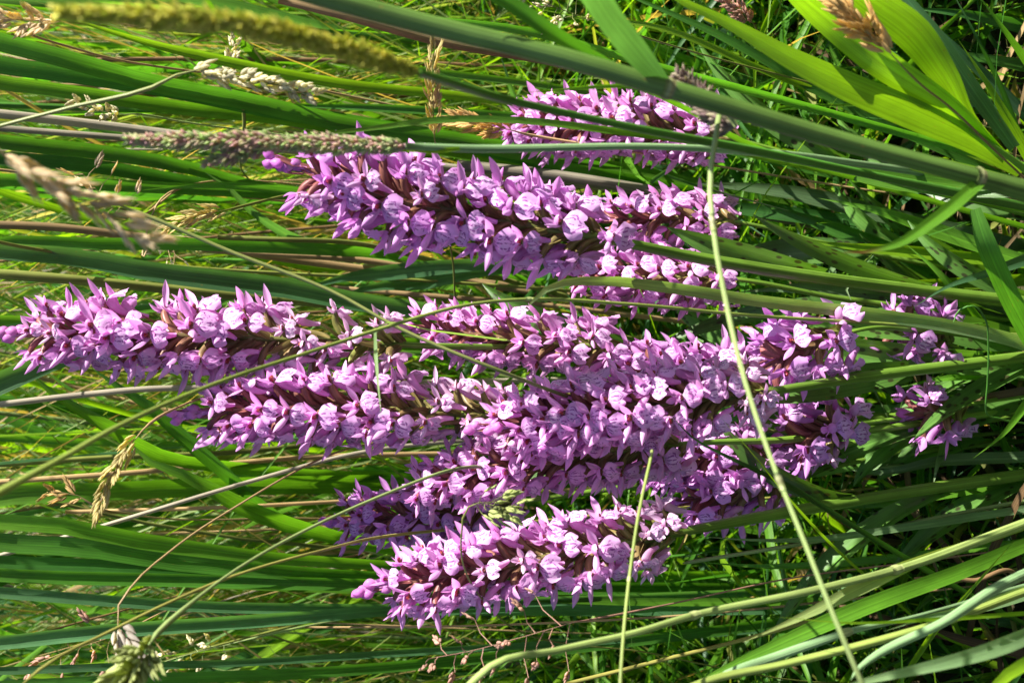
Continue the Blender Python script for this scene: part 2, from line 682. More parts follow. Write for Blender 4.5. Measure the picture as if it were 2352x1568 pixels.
def hood_mesh(k):
    r = random.Random(300 + k)
    mb = MB()
    ax = nrm(np.array((0.80, 0, 0.62 + r.uniform(-.15, .25))))
    up = nrm(np.array((-ax[2], 0, ax[0])))
    L = r.uniform(5.2, 6.8)
    rows = []
    for i in range(7):
        t = i / 6
        w = 2.3 * math.sin(math.pi * min(0.985, 0.16 + 0.84 * t)) ** 0.7 + 0.15
        c = TH + np.array((-1.2, 0, 0.6)) + ax * (L * t) - up * (2.0 * t * t)
        rows.append([c + np.array((0, 1, 0)) * (w * math.sin((j / 6 * 2 - 1) * 1.6)) + up * (w * 0.85 * math.cos((j / 6 * 2 - 1) * 1.6))
                     for j in range(7)])
    uvgrid(mb, rows)
    # dorsal sepal standing up behind, and the two inner petals beside it
    for sy, ln, wm, lift in ((0.0, r.uniform(7.5, 10.0), 3.6, r.uniform(0.55, 1.1)), (1.0, r.uniform(5.5, 7.5), 2.6, 0.5), (-1.0, r.uniform(5.5, 7.5), 2.6, 0.5)):
        d = nrm(ax + up * lift + np.array((0, 0.42 * sy, 0)))
        sd = nrm(np.cross(d, up + np.array((0, -0.8 * sy, 0))))
        nn = np.cross(sd, d)
        rows = []
        for i in range(7):
            t = i / 6
            w = wm * (0.45 + 0.55 * math.sin(min(1, t * 1.5) * math.pi / 2)) * (1 - max(0, (t - 0.45) / 0.55) ** 1.6 * 0.95)
            c = TH + np.array((-1.2, 0.8 * sy, 0.8)) + d * (ln * t) + up * (1.4 * t * (1 - t) - 0.8 * t * t * (1 - abs(sy)))
            rows.append([c + sd * (w * 0.5 * (j / 2 - 1)) + nn * (0.25 * w * abs(j / 2 - 1) ** 1.5) for j in range(5)])
        uvgrid(mb, rows)
    return mb.build('hood', M_PETAL)


def bezier_tube(mb, pts, rad, mi=0, sides=6):
    p = catmull([np.append(np.array(a, float), b) for a, b in zip(pts, rad)], 8)
    o = len(mb.v)
    tube(mb, p[:, :3] * MM, p[:, 3] * MM, (1, 1, 1), sides, mi)
    n = len(p)
    for i in range(n):
        for j in range(sides):
            mb.uv[o + i * sides + j] = (j / sides, i / (n - 1))


def flower_mesh(k):
    """twisted ovary with the column and the dark throat at its end"""
    r = random.Random(400 + k)
    mb = MB()
    bezier_tube(mb, [(0, 0, 0), (2.0, r.uniform(-.6, .6), 3.6), (5.6, r.uniform(-.8, .8), 7.0), (9.2, 0, 8.6), (11.2, 0, 8.2)],
                [1.1, 1.6, 1.9, 1.5, 1.2], 0)
    bezier_tube(mb, [(10.6, 0, 9.2), (12.0, 0, 9.8), (13.2, 0, 9.2)], [0.5, 1.1, 0.6], 1, 5)
    return mb.build('flower', [M_BRACT, M_THROAT])


def spur_mesh(k):
    r = random.Random(500 + k)
    mb = MB()
    bezier_tube(mb, [(12.0, 0, 7.2), (9.6, r.uniform(-.5, .5), 4.6), (7.6, r.uniform(-1, 1), 1.0), (6.6, r.uniform(-1.5, 1.5), -3.2 + r.uniform(-1, 1))],
                [2.1, 1.9, 1.45, 0.8], 0, 7)
    return mb.build('spur', M_PETAL)


def bract_mesh(k):
    r = random.Random(600 + k)
    mb = MB()
    rows = []
    L = r.uniform(14, 20)
    W = r.uniform(3.4, 4.6)
    out = r.uniform(0.35, 0.75)
    yy = r.uniform(-2, 2)
    for i in range(9):
        t = i / 8
        w = W * (0.75 + 0.25 * math.sin(t * 3.0)) * (1 - t ** 1.8 * 0.97)
        c = np.array((out * L * t - 3.0 * t * t * (1 - out), yy * t * t, L * t * math.sqrt(max(0.1, 1 - out * out))))
        rows.append([c + np.array((0.30 * w * abs(j / 2 - 1) ** 1.5, w / 2 * (j / 2 - 1), 0)) for j in range(5)])
    uvgrid(mb, rows)
    return mb.build('bract', M_BRACT)


def bud_mesh(k):
    r = random.Random(700 + k)
    mb = MB()
    b = r.uniform(2, 4)
    bezier_tube(mb, [(0, 0, 0), (1.6, 0, 3.5), (b + 0.5, 0, 7.0)], [0.9, 1.3, 1.0], 0)
    bezier_tube(mb, [(b + .3, 0, 6.6), (b + 1.2, 0, 9.0), (b + 2.3, 0, 11.5), (b + 3.0, 0, 13.8)], [1.0, 2.7, 2.4, 0.25], 1, 8)
    return mb.build('bud', [M_BRACT, M_PETAL])


NV = 9
LIPS = [lip_mesh(i) for i in range(NV)]
SEPL = [sepal_mesh(i, 1) for i in range(NV)]
SEPR = [sepal_mesh(i + 50, -1) for i in range(NV)]
HOOD = [hood_mesh(i) for i in range(NV)]
FLOW = [flower_mesh(i) for i in range(NV)]
SPUR = [spur_mesh(i) for i in range(NV)]
BRAC = [bract_mesh(i) for i in range(NV)]
BUDS = [bud_mesh(i) for i in range(NV)]


def about(pt, q):
    t = Matrix.Translation(Vector(pt))
    return t @ q.to_matrix().to_4x4() @ t.inverted()


PINK = np.array((0.71, 0.335, 0.70))
WHT = np.array((0.74, 0.56, 0.70))
MAROON = np.array((0.23, 0.075, 0.07))
GREENB = np.array((0.18, 0.20, 0.045))


def orchid(pix, n_spike, n_fl, size, label, tint=(1, 1, 1), fade=1.0, stem_px=22, leaves=3, bract_tint=MAROON, spike_w=1.0):
    """pix: tip first; the first n_spike points run along the flower spike"""
    stem_px = stem_px * 0.8
    c = polyline(pix)
    base = c[-1].copy()
    wd = widths_for(len(c), pix, [stem_px * 0.35] + [stem_px * 0.8] * (n_spike - 1) + [stem_px] * (len(pix) - n_spike))
    arr = catmull([np.append(a, b) for a, b in zip(c, wd)], 60)
    pts, rad = arr[:, :3], arr[:, 3] * 0.5
    cum = np.concatenate([[0], np.cumsum(np.linalg.norm(np.diff(pts, axis=0), axis=1))])
    q_end = np.array(c[n_spike - 1])
    s_end = cum[int(np.argmin(np.linalg.norm(pts - q_end, axis=1)))]
    root = thing('orchid', tuple(base), label, 'orchid', 'flowering orchids in the clump')
    R = random.Random(hash(label) % 100000 if False else sum(ord(ch) for ch in label))
    # stem
    mb = MB()
    k = np.clip((cum - 0.0) / max(s_end * 1.1, 1e-6), 0, 1)[:, None]
    cols = (bract_tint * 0.9) * (1 - k) + np.array((0.12, 0.22, 0.025)) * k
    tube(mb, pts, rad, cols, 9)
    link('stem', shifted(mb, base).build('stem', M_STEM), root)

    def at(s):
        p = np.array([np.interp(s, cum, pts[:, i]) for i in range(3)])
        e = 0.004
        t = np.array([np.interp(max(s - e, 0), cum, pts[:, i]) - np.interp(s + e, cum, pts[:, i]) for i in range(3)])
        return p, nrm(t), float(np.interp(s, cum, rad))

    size = size * 1.10
    spike_w = spike_w * 1.14
    n_fl = max(9, int(n_fl * 1.28))
    n_bud = max(3, int(n_fl * 0.12))
    tot = n_fl + n_bud
    for i in range(tot):
        f = i / (tot - 1)                   # 0 tip .. 1 foot of the spike
        s = s_end * (0.012 + 0.988 * f)
        p, t, r = at(s)
        ang = i * 2.39996 + R.uniform(-0.25, 0.25)
        ref = np.array((1.0, 0, 0))
        e1 = nrm(ref - t * np.dot(ref, t))
        e2 = np.cross(t, e1)
        out = e1 * math.cos(ang) + e2 * math.sin(ang)
        bud = i < n_bud
        grow = size * (0.74 + 0.26 * min(1.0, f / 0.30))
        tilt = R.uniform(-0.22, 0.22) + (0.55 if bud else 0.30 * max(0, 0.35 - f))
        yaw = R.uniform(-0.30, 0.30)
        x = nrm(out * math.cos(tilt) + t * math.sin(tilt))
        y0 = np.cross(t, out)
        z = nrm(np.cross(x, y0))
        x2 = nrm(x + y0 * math.tan(yaw))
        y2 = nrm(np.cross(z, x2))
        z2 = np.cross(x2, y2)
        o = p + out * (r * 0.7) - base
        roll = R.uniform(-0.2, 0.2)
        m = Matrix(((x2[0], y2[0], z2[0], o[0]), (x2[1], y2[1], z2[1], o[1]), (x2[2], y2[2], z2[2], o[2]), (0, 0, 0, 1)))
        m = m @ Matrix.Rotation(roll, 4, 'X')
        sx = grow * R.uniform(0.93, 1.08)
        m = m @ Matrix.Diagonal((sx * spike_w, sx, sx, 1))
        old = f > fade or R.random() < 0.05
        pc = PINK * np.array(tint) * R.uniform(0.86, 1.14)  # for the shaded spikes, tint puts shade into the petal colour
        wh = 0.25 * f + 0.18 * R.random()
        pc = pc * (1 - wh) + WHT * wh
        if old:
            w = R.uniform(0.45, 0.85)
            pc = pc * (1 - w) + WHT * 0.95 * w
        pc = tuple(np.clip(pc, 0, 0.85)) + (1.0,)
        g = max(0.0, min(1.0, (f - 0.25) / 0.6)) * R.uniform(0.5, 1.0)
        bc = bract_tint * (1 - g) + GREENB * g
        bc = tuple(bc * R.uniform(0.75, 1.25)) + (1.0,)
        v = R.randrange(NV)
        b = link('bract', BRAC[R.randrange(NV)], root,
                 mat=m @ Matrix.Translation((0, 0, -0.0015)) @ Matrix.Scale(0.85 + 0.25 * f, 4))
        b.color = bc
        if bud:
            o_ = link('bud', BUDS[v], root, mat=m)
            o_.color = tuple(np.array(pc[:3]) * (0.85, 0.62, 0.80)) + (1,)
            continue
        if old and R.random() < 0.22:
            continue
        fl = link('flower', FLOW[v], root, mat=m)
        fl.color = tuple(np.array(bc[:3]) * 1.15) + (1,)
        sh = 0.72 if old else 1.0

        def sub(nm, me, q=None, sc_=1.0):
            mt = about(TH * MM, q) if q is not None else Matrix.Identity(4)
            if sc_ != 1.0:
                tt = Matrix.Translation(Vector(TH * MM))
                mt = mt @ tt @ Matrix.Scale(sc_, 4) @ tt.inverted()
            s_ = link(nm, me, fl, mat=mt)
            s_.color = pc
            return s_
        qj = lambda a: Quaternion((R.uniform(-1, 1), R.uniform(-1, 1), R.uniform(-1, 1)), R.uniform(-a, a))
        sub('lip', LIPS[R.randrange(NV)], qj(0.25 if not old else 0.6), sh)
        sub('hood', HOOD[R.randrange(NV)], qj(0.2), sh)
        sub('sepal', SEPL[R.randrange(NV)], qj(0.45), sh)
        sub('sepal', SEPR[R.randrange(NV)], qj(0.45), sh)
        s_ = sub('spur', SPUR[R.randrange(NV)])
        s_.color = tuple(np.array(pc[:3]) * (0.95, 0.85, 0.92)) + (1,)
    # sheathing stem leaves
    tl = cum[-1]
    for j in range(leaves):
        s0 = s_end + (tl - s_end) * (0.25 + 0.68 * (j + 0.5) / leaves)
        p, t, r = at(s0)
        ref = np.array((1.0, 0, 0))
        e1 = nrm(ref - t * np.dot(ref, t))
        e2 = np.cross(t, e1)
        for _ in range(30):
            ang = R.uniform(0, 6.28)
            out = e1 * math.cos(ang) + e2 * math.sin(ang)
            if out[1] > 0.15:
                break
        L = R.uniform(0.10, 0.17)
        W = R.uniform(0.014, 0.024)
        n = 15
        lp, lw = [], []
        sp = R.uniform(0.35, 0.75)
        for i in range(n):
            q = i / (n - 1)
            lp.append(p - t * 0.012 + t * (L * q * (1 - 0.25 * q * sp)) + out * (r + L * sp * (q ** 1.5) * 0.8) - np.array((0, 0, 0.03 * q ** 3 * sp)))
            lw.append(W * (0.55 + 0.45 * math.sin(min(1, q * 1.3) * math.pi * 0.6)) * (1 - q ** 3.0 * 0.97))
        mb = MB()
        ribbon(mb, lp, lw, np.array((0.075, 0.17, 0.03)) * R.uniform(0.7, 1.3), ('n', nrm(-out + t * 0.6)), fold=0.22, nc=5)
        link('leaf', shifted(mb, base).build('leaf', M_SPOT), root)
    return root, at, cum


# ------------------------------------------------------------------ the orchids
orchid([(4, 762, .715), (300, 768, .70), (640, 778, .70), (930, 792, .71), (1240, 800, .76), (1700, 812, .84), (2250, 850, .90)],
       4, 64, 1.1, 'tallest pink orchid spike, its tip reaching above all the others', fade=0.72, stem_px=22)
orchid([(428, 950, .70), (640, 935, .69), (900, 940, .69), (1190, 962, .70), (1500, 980, .78), (2000, 960, .86), (2380, 930, .92)],
       4, 58, 1.08, 'long pink orchid spike just below the tallest, withered brownish flowers at its foot', fade=0.68, stem_px=24)
orchid([(950, 752, .745), (1120, 772, .745), (1430, 800, .76), (1700, 818, .80), (2050, 830, .86), (2352, 840, .91)],
       3, 36, 0.98, 'loose pink orchid spike with a bare yellow-green stem below its flowers', stem_px=20)
orchid([(648, 372, .62), (860, 440, .615), (1120, 500, .62), (1385, 548, .63), (1600, 592, .67), (1900, 640, .73), (2120, 668, .79), (2400, 700, .86)],
       4, 56, 1.06, 'stoutest orchid spike with deep purple shaded lips and thick green stem', tint=(0.90, 0.80, 0.98), stem_px=34, leaves=3,  # deeper tint: the shade on the lips is put into the petals
       spike_w=1.05)
orchid([(1160, 290, .82), (1380, 290, .81), (1670, 318, .81), (1900, 380, .84), (2200, 450, .87), (2400, 500, .90)],
       3, 46, 1.10, 'pink orchid spike standing behind the thick reed stem', stem_px=18)
orchid([(1385, 505, .79), (1520, 500, .79), (1690, 510, .80), (1900, 560, .83), (2200, 620, .88)],
       3, 22, 1.0, 'short pink orchid behind the thick green orchid stem, its right-hand neighbour', stem_px=14)
orchid([(1322, 628, .77), (1480, 635, .77), (1680, 640, .78), (1900, 680, .82), (2200, 720, .88)],
       3, 28, 1.0, 'pink orchid with flowers crossed by a broad pale grass leaf', stem_px=16)
orchid([(1115, 985, .66), (1300, 955, .655), (1540, 922, .66), (1770, 898, .68), (1968, 868, .73), (2200, 838, .80), (2400, 815, .86)],
       4, 66, 1.02, 'full bright pink orchid spike at the centre of the clump', fade=0.85, stem_px=30, spike_w=1.05)
orchid([(915, 1138, .70), (1100, 1085, .69), (1330, 1050, .69), (1560, 1020, .71), (1800, 1010, .76), (2200, 960, .85)],
       4, 48, 0.98, 'pink orchid spike with pink buds, leaning against the central spike', leaves=1, stem_px=20)
orchid([(772, 1196, .765), (950, 1185, .76), (1200, 1150, .76), (1500, 1110, .79), (2000, 1050, .86)],
       3, 32, 0.98, 'dark purple shaded orchid spike behind the pale pink one', tint=(0.78, 0.62, 0.88), stem_px=18)  # darker purple, with the spike's shade painted in by the tint
orchid([(850, 1352, .65), (1040, 1318, .645), (1280, 1275, .65), (1560, 1222, .67), (1720, 1192, .71), (1960, 1150, .77), (2350, 1090, .86)],
       4, 64, 1.0, 'pale pink orchid spike at the outer edge of the clump, above the pink panicle', fade=0.8, stem_px=32)
orchid([(1760, 835, .72), (1850, 800, .72), (1945, 765, .73), (2120, 760, .79), (2300, 780, .86)],
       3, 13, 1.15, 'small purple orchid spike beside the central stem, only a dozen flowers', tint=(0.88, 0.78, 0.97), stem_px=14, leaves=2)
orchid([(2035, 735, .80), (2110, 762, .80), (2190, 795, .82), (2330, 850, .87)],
       3, 10, 1.15, 'small dark purple orchid low in the shade, beyond the bluish leaf', tint=(0.78, 0.64, 0.9), stem_px=12, leaves=1)  # tint paints the low shade into the purple petals
orchid([(2090, 955, .82), (2140, 945, .82), (2215, 930, .84), (2340, 910, .88)],
       3, 8, 1.1, 'shortest shaded orchid close to the soil', tint=(0.78, 0.64, 0.9), stem_px=12, leaves=1)  # shade near the soil painted into the petals by tint
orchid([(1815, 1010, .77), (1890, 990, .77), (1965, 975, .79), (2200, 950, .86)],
       3, 14, 1.15, 'shaded purple orchid at the foot of the central spike', tint=(0.80, 0.68, 0.92), stem_px=14, leaves=2)  # shade under the central spike put into the petal tint
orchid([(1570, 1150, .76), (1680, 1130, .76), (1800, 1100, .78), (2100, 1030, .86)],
       3, 20, 1.12, 'shaded pink orchid above the thick stem of the outer spike', tint=(0.88, 0.76, 0.95), stem_px=14, leaves=2)  # tint carries painted shade over the pink
orchid([(1400, 850, .755), (1550, 856, .755), (1740, 862, .77), (2000, 850, .83), (2300, 840, .90)],
       3, 30, 1.05, 'pink orchid spike hidden behind the central one, only its upper flowers free', tint=(0.92, 0.85, 0.97), stem_px=16, leaves=2)
orchid([(1480, 1060, .755), (1620, 1050, .755), (1780, 1045, .77), (2000, 1010, .82), (2300, 960, .89)],
       3, 28, 1.05, 'pink orchid filling the gap between the central spike and the shaded one', tint=(0.88, 0.8, 0.95), stem_px=16, leaves=1)

# ------------------------------------------------------------------ grass heads
def dense_head(name, parent, base, pts, wmax, col_a, col_b, n, fl, fw, spread=0.5, seed=1, taper=0.35):
    """spike-like head (foxtail, fog): hundreds of florets that cannot be told apart"""
    R = random.Random(seed)
    arr = catmull(pts, 40)
    mb = MB()
    tube(mb, arr, [wmax * 0.16] * len(arr), np.array(col_a) * 0.7, 5)
    m = len(arr)
    for i in range(n):
        f = (i + 0.5) / n
        k = f * (m - 1)
        j = min(int(k), m - 2)
        p = arr[j] + (arr[j + 1] - arr[j]) * (k - j)
        t = nrm(arr[j] - arr[j + 1])            # towards the tip
        ref = np.array((0.4, 0.7, 0.59))
        e1 = nrm(ref - t * np.dot(ref, t))
        e2 = np.cross(t, e1)
        a = i * 2.39996 + R.uniform(-.4, .4)
        out = e1 * math.cos(a) + e2 * math.sin(a)
        prof = min(1.0, 0.25 + f / taper) * min(1.0, 0.35 + (1 - f) / 0.12)
        prof *= 0.86 + 0.16 * math.sin(f * 23 + seed) + 0.10 * math.sin(f * 57 + a)
        d = nrm(t * (1 - spread) + out * spread + np.array([R.uniform(-.2, .2) for _ in range(3)]))
        c = np.array(col_a) + (np.array(col_b) - np.array(col_a)) * R.random()
        husk(mb, p + out * (wmax * 0.5 * prof - fl * 0.45 * spread) * R.uniform(0.7, 1.0), d, fl * R.uniform(0.75, 1.25), fw, c * R.uniform(0.8, 1.25), 4)
    o = link(name, shifted(mb, base).build(name, M_SEED), parent)
    o['kind'] = 'stuff'
    return o


def spikelet_mesh(k, n=7, L=0.011, w=0.0035, col=TAN):
    R = random.Random(900 + k)
    mb = MB()
    for i in range(n):
        f = i / max(1, n - 1)
        side = -1 if i % 2 else 1
        p = np.array((0.0008 * side * (1 - f), 0.0004 * R.uniform(-1, 1), L * 0.62 * f))
        d = np.array((0.30 * side * (1 - 0.6 * f), R.uniform(-.12, .12), 1.0))
        husk(mb, p, d, L * R.uniform(0.42, 0.55), w * (0.9 - 0.35 * f), np.array(col) * R.uniform(0.75, 1.25), 5)
    return mb.build('spikelet', M_SEED)


SPK = {}


def spikelets(kind):
    if kind not in SPK:
        n, L, w, col = {'tan': (8, .015, .0029, (0.62, 0.49, 0.32)), 'pink': (6, .010, .0030, (0.44, 0.26, 0.20)),
                        'green': (7, .012, .0030, (0.30, 0.34, 0.12)), 'gold': (8, .016, .0025, (0.54, 0.37, 0.15)),
                        'grey': (6, .013, .0028, (0.40, 0.35, 0.30)), 'cream': (6, .008, .0030, (0.55, 0.50, 0.34)),
                        'straw': (7, .014, .0024, (0.46, 0.38, 0.16))}[kind]
        SPK[kind] = [spikelet_mesh(len(SPK) * 10 + i, n, L, w, col) for i in range(4)]
    return SPK[kind]


def put_spikelet(parent, base, p, d, kind, size, R):
    d = Vector(d).normalized()
    q = d.to_track_quat('Z', 'Y').to_matrix().to_4x4()
    return link('spikelet', R.choice(spikelets(kind)), parent,
                mat=Matrix.Translation(Vector(p) - Vector(base)) @ q @ Matrix.Rotation(R.uniform(0, 6.28), 4, 'Z') @ Matrix.Scale(size, 4))


def head_grass(stem_pix, stem_w, stem_col, head_pix, kind, n, size, label, cat='flowering grass', branch=0.0, spread=0.35, seed=3, tipward=True,
               group=None, nodes=()):
    """a culm with a seed head of separate spikelets strung along head_pix (tip first)"""
    R = random.Random(seed)
    hp = [np.array(P(*q)) for q in head_pix]
    c = hp + [np.array(P(*q)) for q in stem_pix]
    for q in c:
        q[2] = max(q[2], 0.0)
    full = to_ground(c)
    wd = [px(stem_w * 0.45, q[2]) for q in head_pix] + [px(stem_w, q[2]) for q in stem_pix]
    while len(wd) < len(full):
        wd.append(wd[-1])
    arr = catmull([np.append(a, b) for a, b in zip(full, wd)], 80)
    base = arr[-1, :3].copy()
    root = thing('flowering_grass', tuple(base), label, cat, group)
    mb = MB()
    tube(mb, arr[:, :3], arr[:, 3] * 0.5, stem_col, 6)
    link('stem', shifted(mb, base).build('stem', M_STEM), root)
    ha = catmull(hp, 30)
    t_up = nrm(ha[0] - ha[-1])
    bm_ = MB()
    nb = 0
    for i in range(n):
        f = i / max(1, n - 1)
        k = f * 29.0
        j = min(int(k), 29)
        p = ha[j] + (ha[j + 1] - ha[j]) * (k - j)
        t = nrm(ha[j] - ha[j + 1])
        e1 = nrm(np.cross(t, np.array((0.3, 0.8, 0.5))))
        e2 = np.cross(t, e1)
        a = i * 2.4 + R.uniform(-.5, .5)
        out = e1 * math.cos(a) + e2 * math.sin(a)
        if branch > 0:
            bl = branch * (0.35 + 0.65 * f) * R.uniform(0.5, 1.1)
            q = p + nrm(out + t * 0.5) * bl - np.array((0, 0, bl * 0.25))
            tube(bm_, [p, (p + q) / 2 + np.array((0, 0, bl * 0.1)), q], [0.0003, 0.00025, 0.0002], np.array(stem_col) * 0.9, 4)
            nb += 1
            d = nrm(q - p) * 0.7 + t * 0.5 - np.array((0, 0, 0.4)) * R.random()
            put_spikelet(root, base, q, d, kind, size * R.uniform(0.8, 1.15), R)
        else:
            put_spikelet(root, base, p + out * 0.001, t * (1 - spread) + out * spread, kind, size * R.uniform(0.85, 1.15) * (0.8 + 0.3 * min(1, f * 2)), R)
    if nb:
        link('panicle_branch', shifted(bm_, base).build('panicle_branch', M_STEM), root)['kind'] = 'stuff'
    return root


# ------------------------------------------------------------------ foreground reed with its leaves
def stem_part(root, base, pix, w, col, name='stem', nodes=(), seg=40, sides=10, ground=True, mat=None):
    c = polyline(pix, ground)
    wd = widths_for(len(c), pix, w)
    arr = catmull([np.append(a, b) for a, b in zip(c, wd)], seg)
    mb = MB()
    n = len(arr)
    cols = np.asarray(col, float)
    if cols.ndim == 1:
        cols = np.tile(cols, (n, 1))
    cols = cols * (1 + 0.12 * np.sin(np.linspace(0, 11, n)))[:, None]
    tube(mb, arr[:, :3], arr[:, 3] * 0.5, cols, sides)
    o = link(name, shifted(mb, base).build(name, mat or M_STEM), root)
    for i in nodes:
        q = np.array(P(*pix[i]))
        q2 = np.array(P(*pix[min(i + 1, len(pix) - 1)]))
        t = nrm(q2 - q)
        r = px(w if np.isscalar(w) else w[i], pix[i][2]) * 0.54
        nb = MB()
        tube(nb, [q - t * r * 0.7, q - t * r * 0.25, q + t * r * 0.15, q + t * r * 0.5], [r * 0.92, r * 1.10, r * 1.06, r * 0.92],
             np.array([(0.12, 0.17, 0.05), (0.24, 0.25, 0.11), (0.22, 0.19, 0.09), (0.10, 0.13, 0.04)]), sides)
        link('node', shifted(nb, base).build('node', M_STEM), root)
    return o


def leaf_part(root, base, pix, w, col, fold=0.15, twist=0.0, glow=0.0, tipcol=None, mat=None, tipped=True, nc=5, tk=0.12):
    pts, wid = blade_pts(pix, w, tipped, 24, ground=False)
    n = len(pts)
    cols = np.tile(np.asarray(col, float), (n, 1))
    if tipcol is not None:
        t = np.linspace(0, 1, n)[:, None]
        k = np.clip((tk * 2 - t) / tk, 0, 1)
        cols = cols * (1 - k) + np.asarray(tipcol) * k
    if glow:
        # roll the leaf about its own length so that its upper side looks at the sun
        t = nrm(pts[n // 2 + 1] - pts[n // 2 - 1])
        nv = nrm(EYE - pts[n // 2])
        k = min((glow, -glow), key=lambda a: float(np.dot(rot(nv, t, a), np.array(SUN_TO))))
        twist = (k * 0.8, k)
    mb = MB()
    ribbon(mb, pts, wid, cols, EYE, fold=fold, twist=twist, nc=nc)
    return link('leaf', shifted(mb, base).build('leaf', mat or M_LEAF), root)


def ground_of(pix):
    return polyline(pix)[-1]


rp = [(420, -110, .43), (700, -18, .43), (984, 58, .435), (1284, 130, .44), (1535, 204, .45), (1901, 315, .475), (2245, 408, .51), (2420, 458, .54)]
b0 = ground_of(rp)
reed0 = thing('reed', tuple(b0), 'thick green reed stem with joints, slanting across in front of the orchids', 'reed')
stem_part(reed0, b0, rp, [44, 46, 46, 45, 44, 42, 40, 52], np.array((0.080, 0.150, 0.028)), nodes=(4, 6))
leaf_part(reed0, b0, [(1340, -60, .40), (1392, 30, .42), (1470, 130, .44), (1528, 196, .449)], [66, 60, 54, 30], BG * 0.75, tipped=False, fold=0.1)
leaf_part(reed0, b0, [(1935, 580, .47), (1985, 578, .475), (2060, 560, .48), (2150, 502, .49), (2252, 416, .508)], [26, 30, 46, 46, 30], LG, fold=0.2,
          tipcol=(0.17, 0.09, 0.03), tk=0.13)
leaf_part(reed0, b0, [(1050, -60, .43), (1160, 0, .435), (1250, 62, .44), (1350, 125, .45), (1440, 172, .46)], [34, 36, 34, 30, 22], G * 0.9, tipped=False, fold=0.25)

# broad backlit leaves of a grass clump on its right-hand side
cp = [(2228, 300, .60), (2330, 370, .63), (2430, 450, .66)]
b1 = ground_of(cp)
cl = thing('broad_leaved_grass', tuple(b1), 'grass clump of broad bright yellow-green leaves glowing against the light', 'grass')
stem_part(cl, b1, cp, [3, 14, 22], LG)
leaf_part(cl, b1, [(1780, -70, .55), (1840, -8, .56), (1900, 42, .57), (2035, 150, .58), (2178, 243, .60), (2300, 350, .63)], [38, 56, 72, 82, 56, 22], YG, fold=0.10, tipped=False, glow=0.75)
leaf_part(cl, b1, [(1930, -60, .56), (1985, -10, .57), (2098, 75, .58), (2165, 165, .59), (2226, 268, .61), (2310, 360, .63)], [62, 84, 98, 76, 36, 18], YG, fold=0.10, tipped=False, glow=0.8)
leaf_part(cl, b1, [(1500, -40, .55), (1568, 3, .555), (1668, 50, .56), (1818, 133, .57), (1935, 190, .58), (2101, 262, .60), (2235, 325, .62), (2350, 396, .64)],
          [10, 18, 28, 54, 72, 78, 60, 34], YG * 0.85, fold=0.12, tipped=False, glow=0.65)
leaf_part(cl, b1, [(1860, 300, .66), (1950, 330, .66), (2080, 365, .66), (2200, 392, .66), (2330, 420, .66)], [16, 48, 62, 52, 30], YG * 0.9, fold=0.15, glow=0.65)
leaf_part(cl, b1, [(1700, 330, .67), (1850, 372, .67), (2020, 405, .67), (2200, 430, .67), (2340, 440, .66)], [10, 36, 48, 40, 26], LG, fold=0.15)
leaf_part(cl, b1, [(2060, -30, .62), (2140, 70, .62), (2230, 200, .63), (2330, 340, .65)], [16, 30, 34, 24], BG * 0.7, fold=0.2, tipped=False)

# ------------------------------------------------------------------ placed grass stems and heads
# foxtail with the drooping dense head nearest the lens
def dense_grass(stem_pix, stem_w, stem_col, head_pix, wmax_px, ca, cb, n, fl, fw, label, spread=0.5, seed=1, taper=0.35, leaf=None, leafcol=YG, nodes=(), extra=()):
    c = [np.array(P(*q)) for q in head_pix[-1:]] + [np.array(P(*q)) for q in stem_pix]
    full = to_ground(c)
    wd = [px(stem_w, head_pix[-1][2])] + [px(stem_w, q[2]) for q in stem_pix]
    while len(wd) < len(full):
        wd.append(wd[-1])
    arr = catmull([np.append(a, b) for a, b in zip(full, wd)], 70)
    base = arr[-1, :3].copy()
    root = thing('flowering_grass', tuple(base), label, 'flowering grass')
    mb = MB()
    na = len(arr)
    shade = np.asarray(stem_col) * (1 + 0.16 * np.sin(np.linspace(0, 14, na) + seed))[:, None]
    tube(mb, arr[:, :3], arr[:, 3] * 0.5 * (1 + 0.10 * np.sin(np.linspace(0, 23, na))), shade, 8)
    for q_ in nodes:
        q = np.array(P(*q_))
        j = min(max(int(np.argmin(np.linalg.norm(arr[:, :3] - q, axis=1))), 1), na - 2)
        q, t = arr[j, :3], nrm(arr[j + 1, :3] - arr[j - 1, :3])
        r = arr[j, 3] * 0.66
        tube(mb, [q - t * r * 2.2, q - t * r * 0.7, q + t * r * 0.7, q + t * r * 3.0], [r * 0.8, r, r * 0.95, r * 0.82],
             np.array([(0.26, 0.33, 0.12), (0.36, 0.36, 0.18), (0.20, 0.20, 0.09), (0.26, 0.33, 0.11)]), 8)
    link('stem', shifted(mb, base).build('stem', M_STEM), root)
    dense_head('seed_head', root, base, [np.array(P(*q)) for q in head_pix], px(wmax_px, head_pix[0][2]), ca, cb, n, fl, fw, spread, seed, taper)
    for hp2, w2, n2 in extra:
        dense_head('seed_head', root, base, [np.array(P(*q)) for q in hp2], px(w2, hp2[0][2]), ca, cb, n2, fl, fw, spread, seed + 1, taper)
    if leaf:
        leaf_part(root, base, leaf[0], leaf[1], leafcol, fold=0.1)
    return root


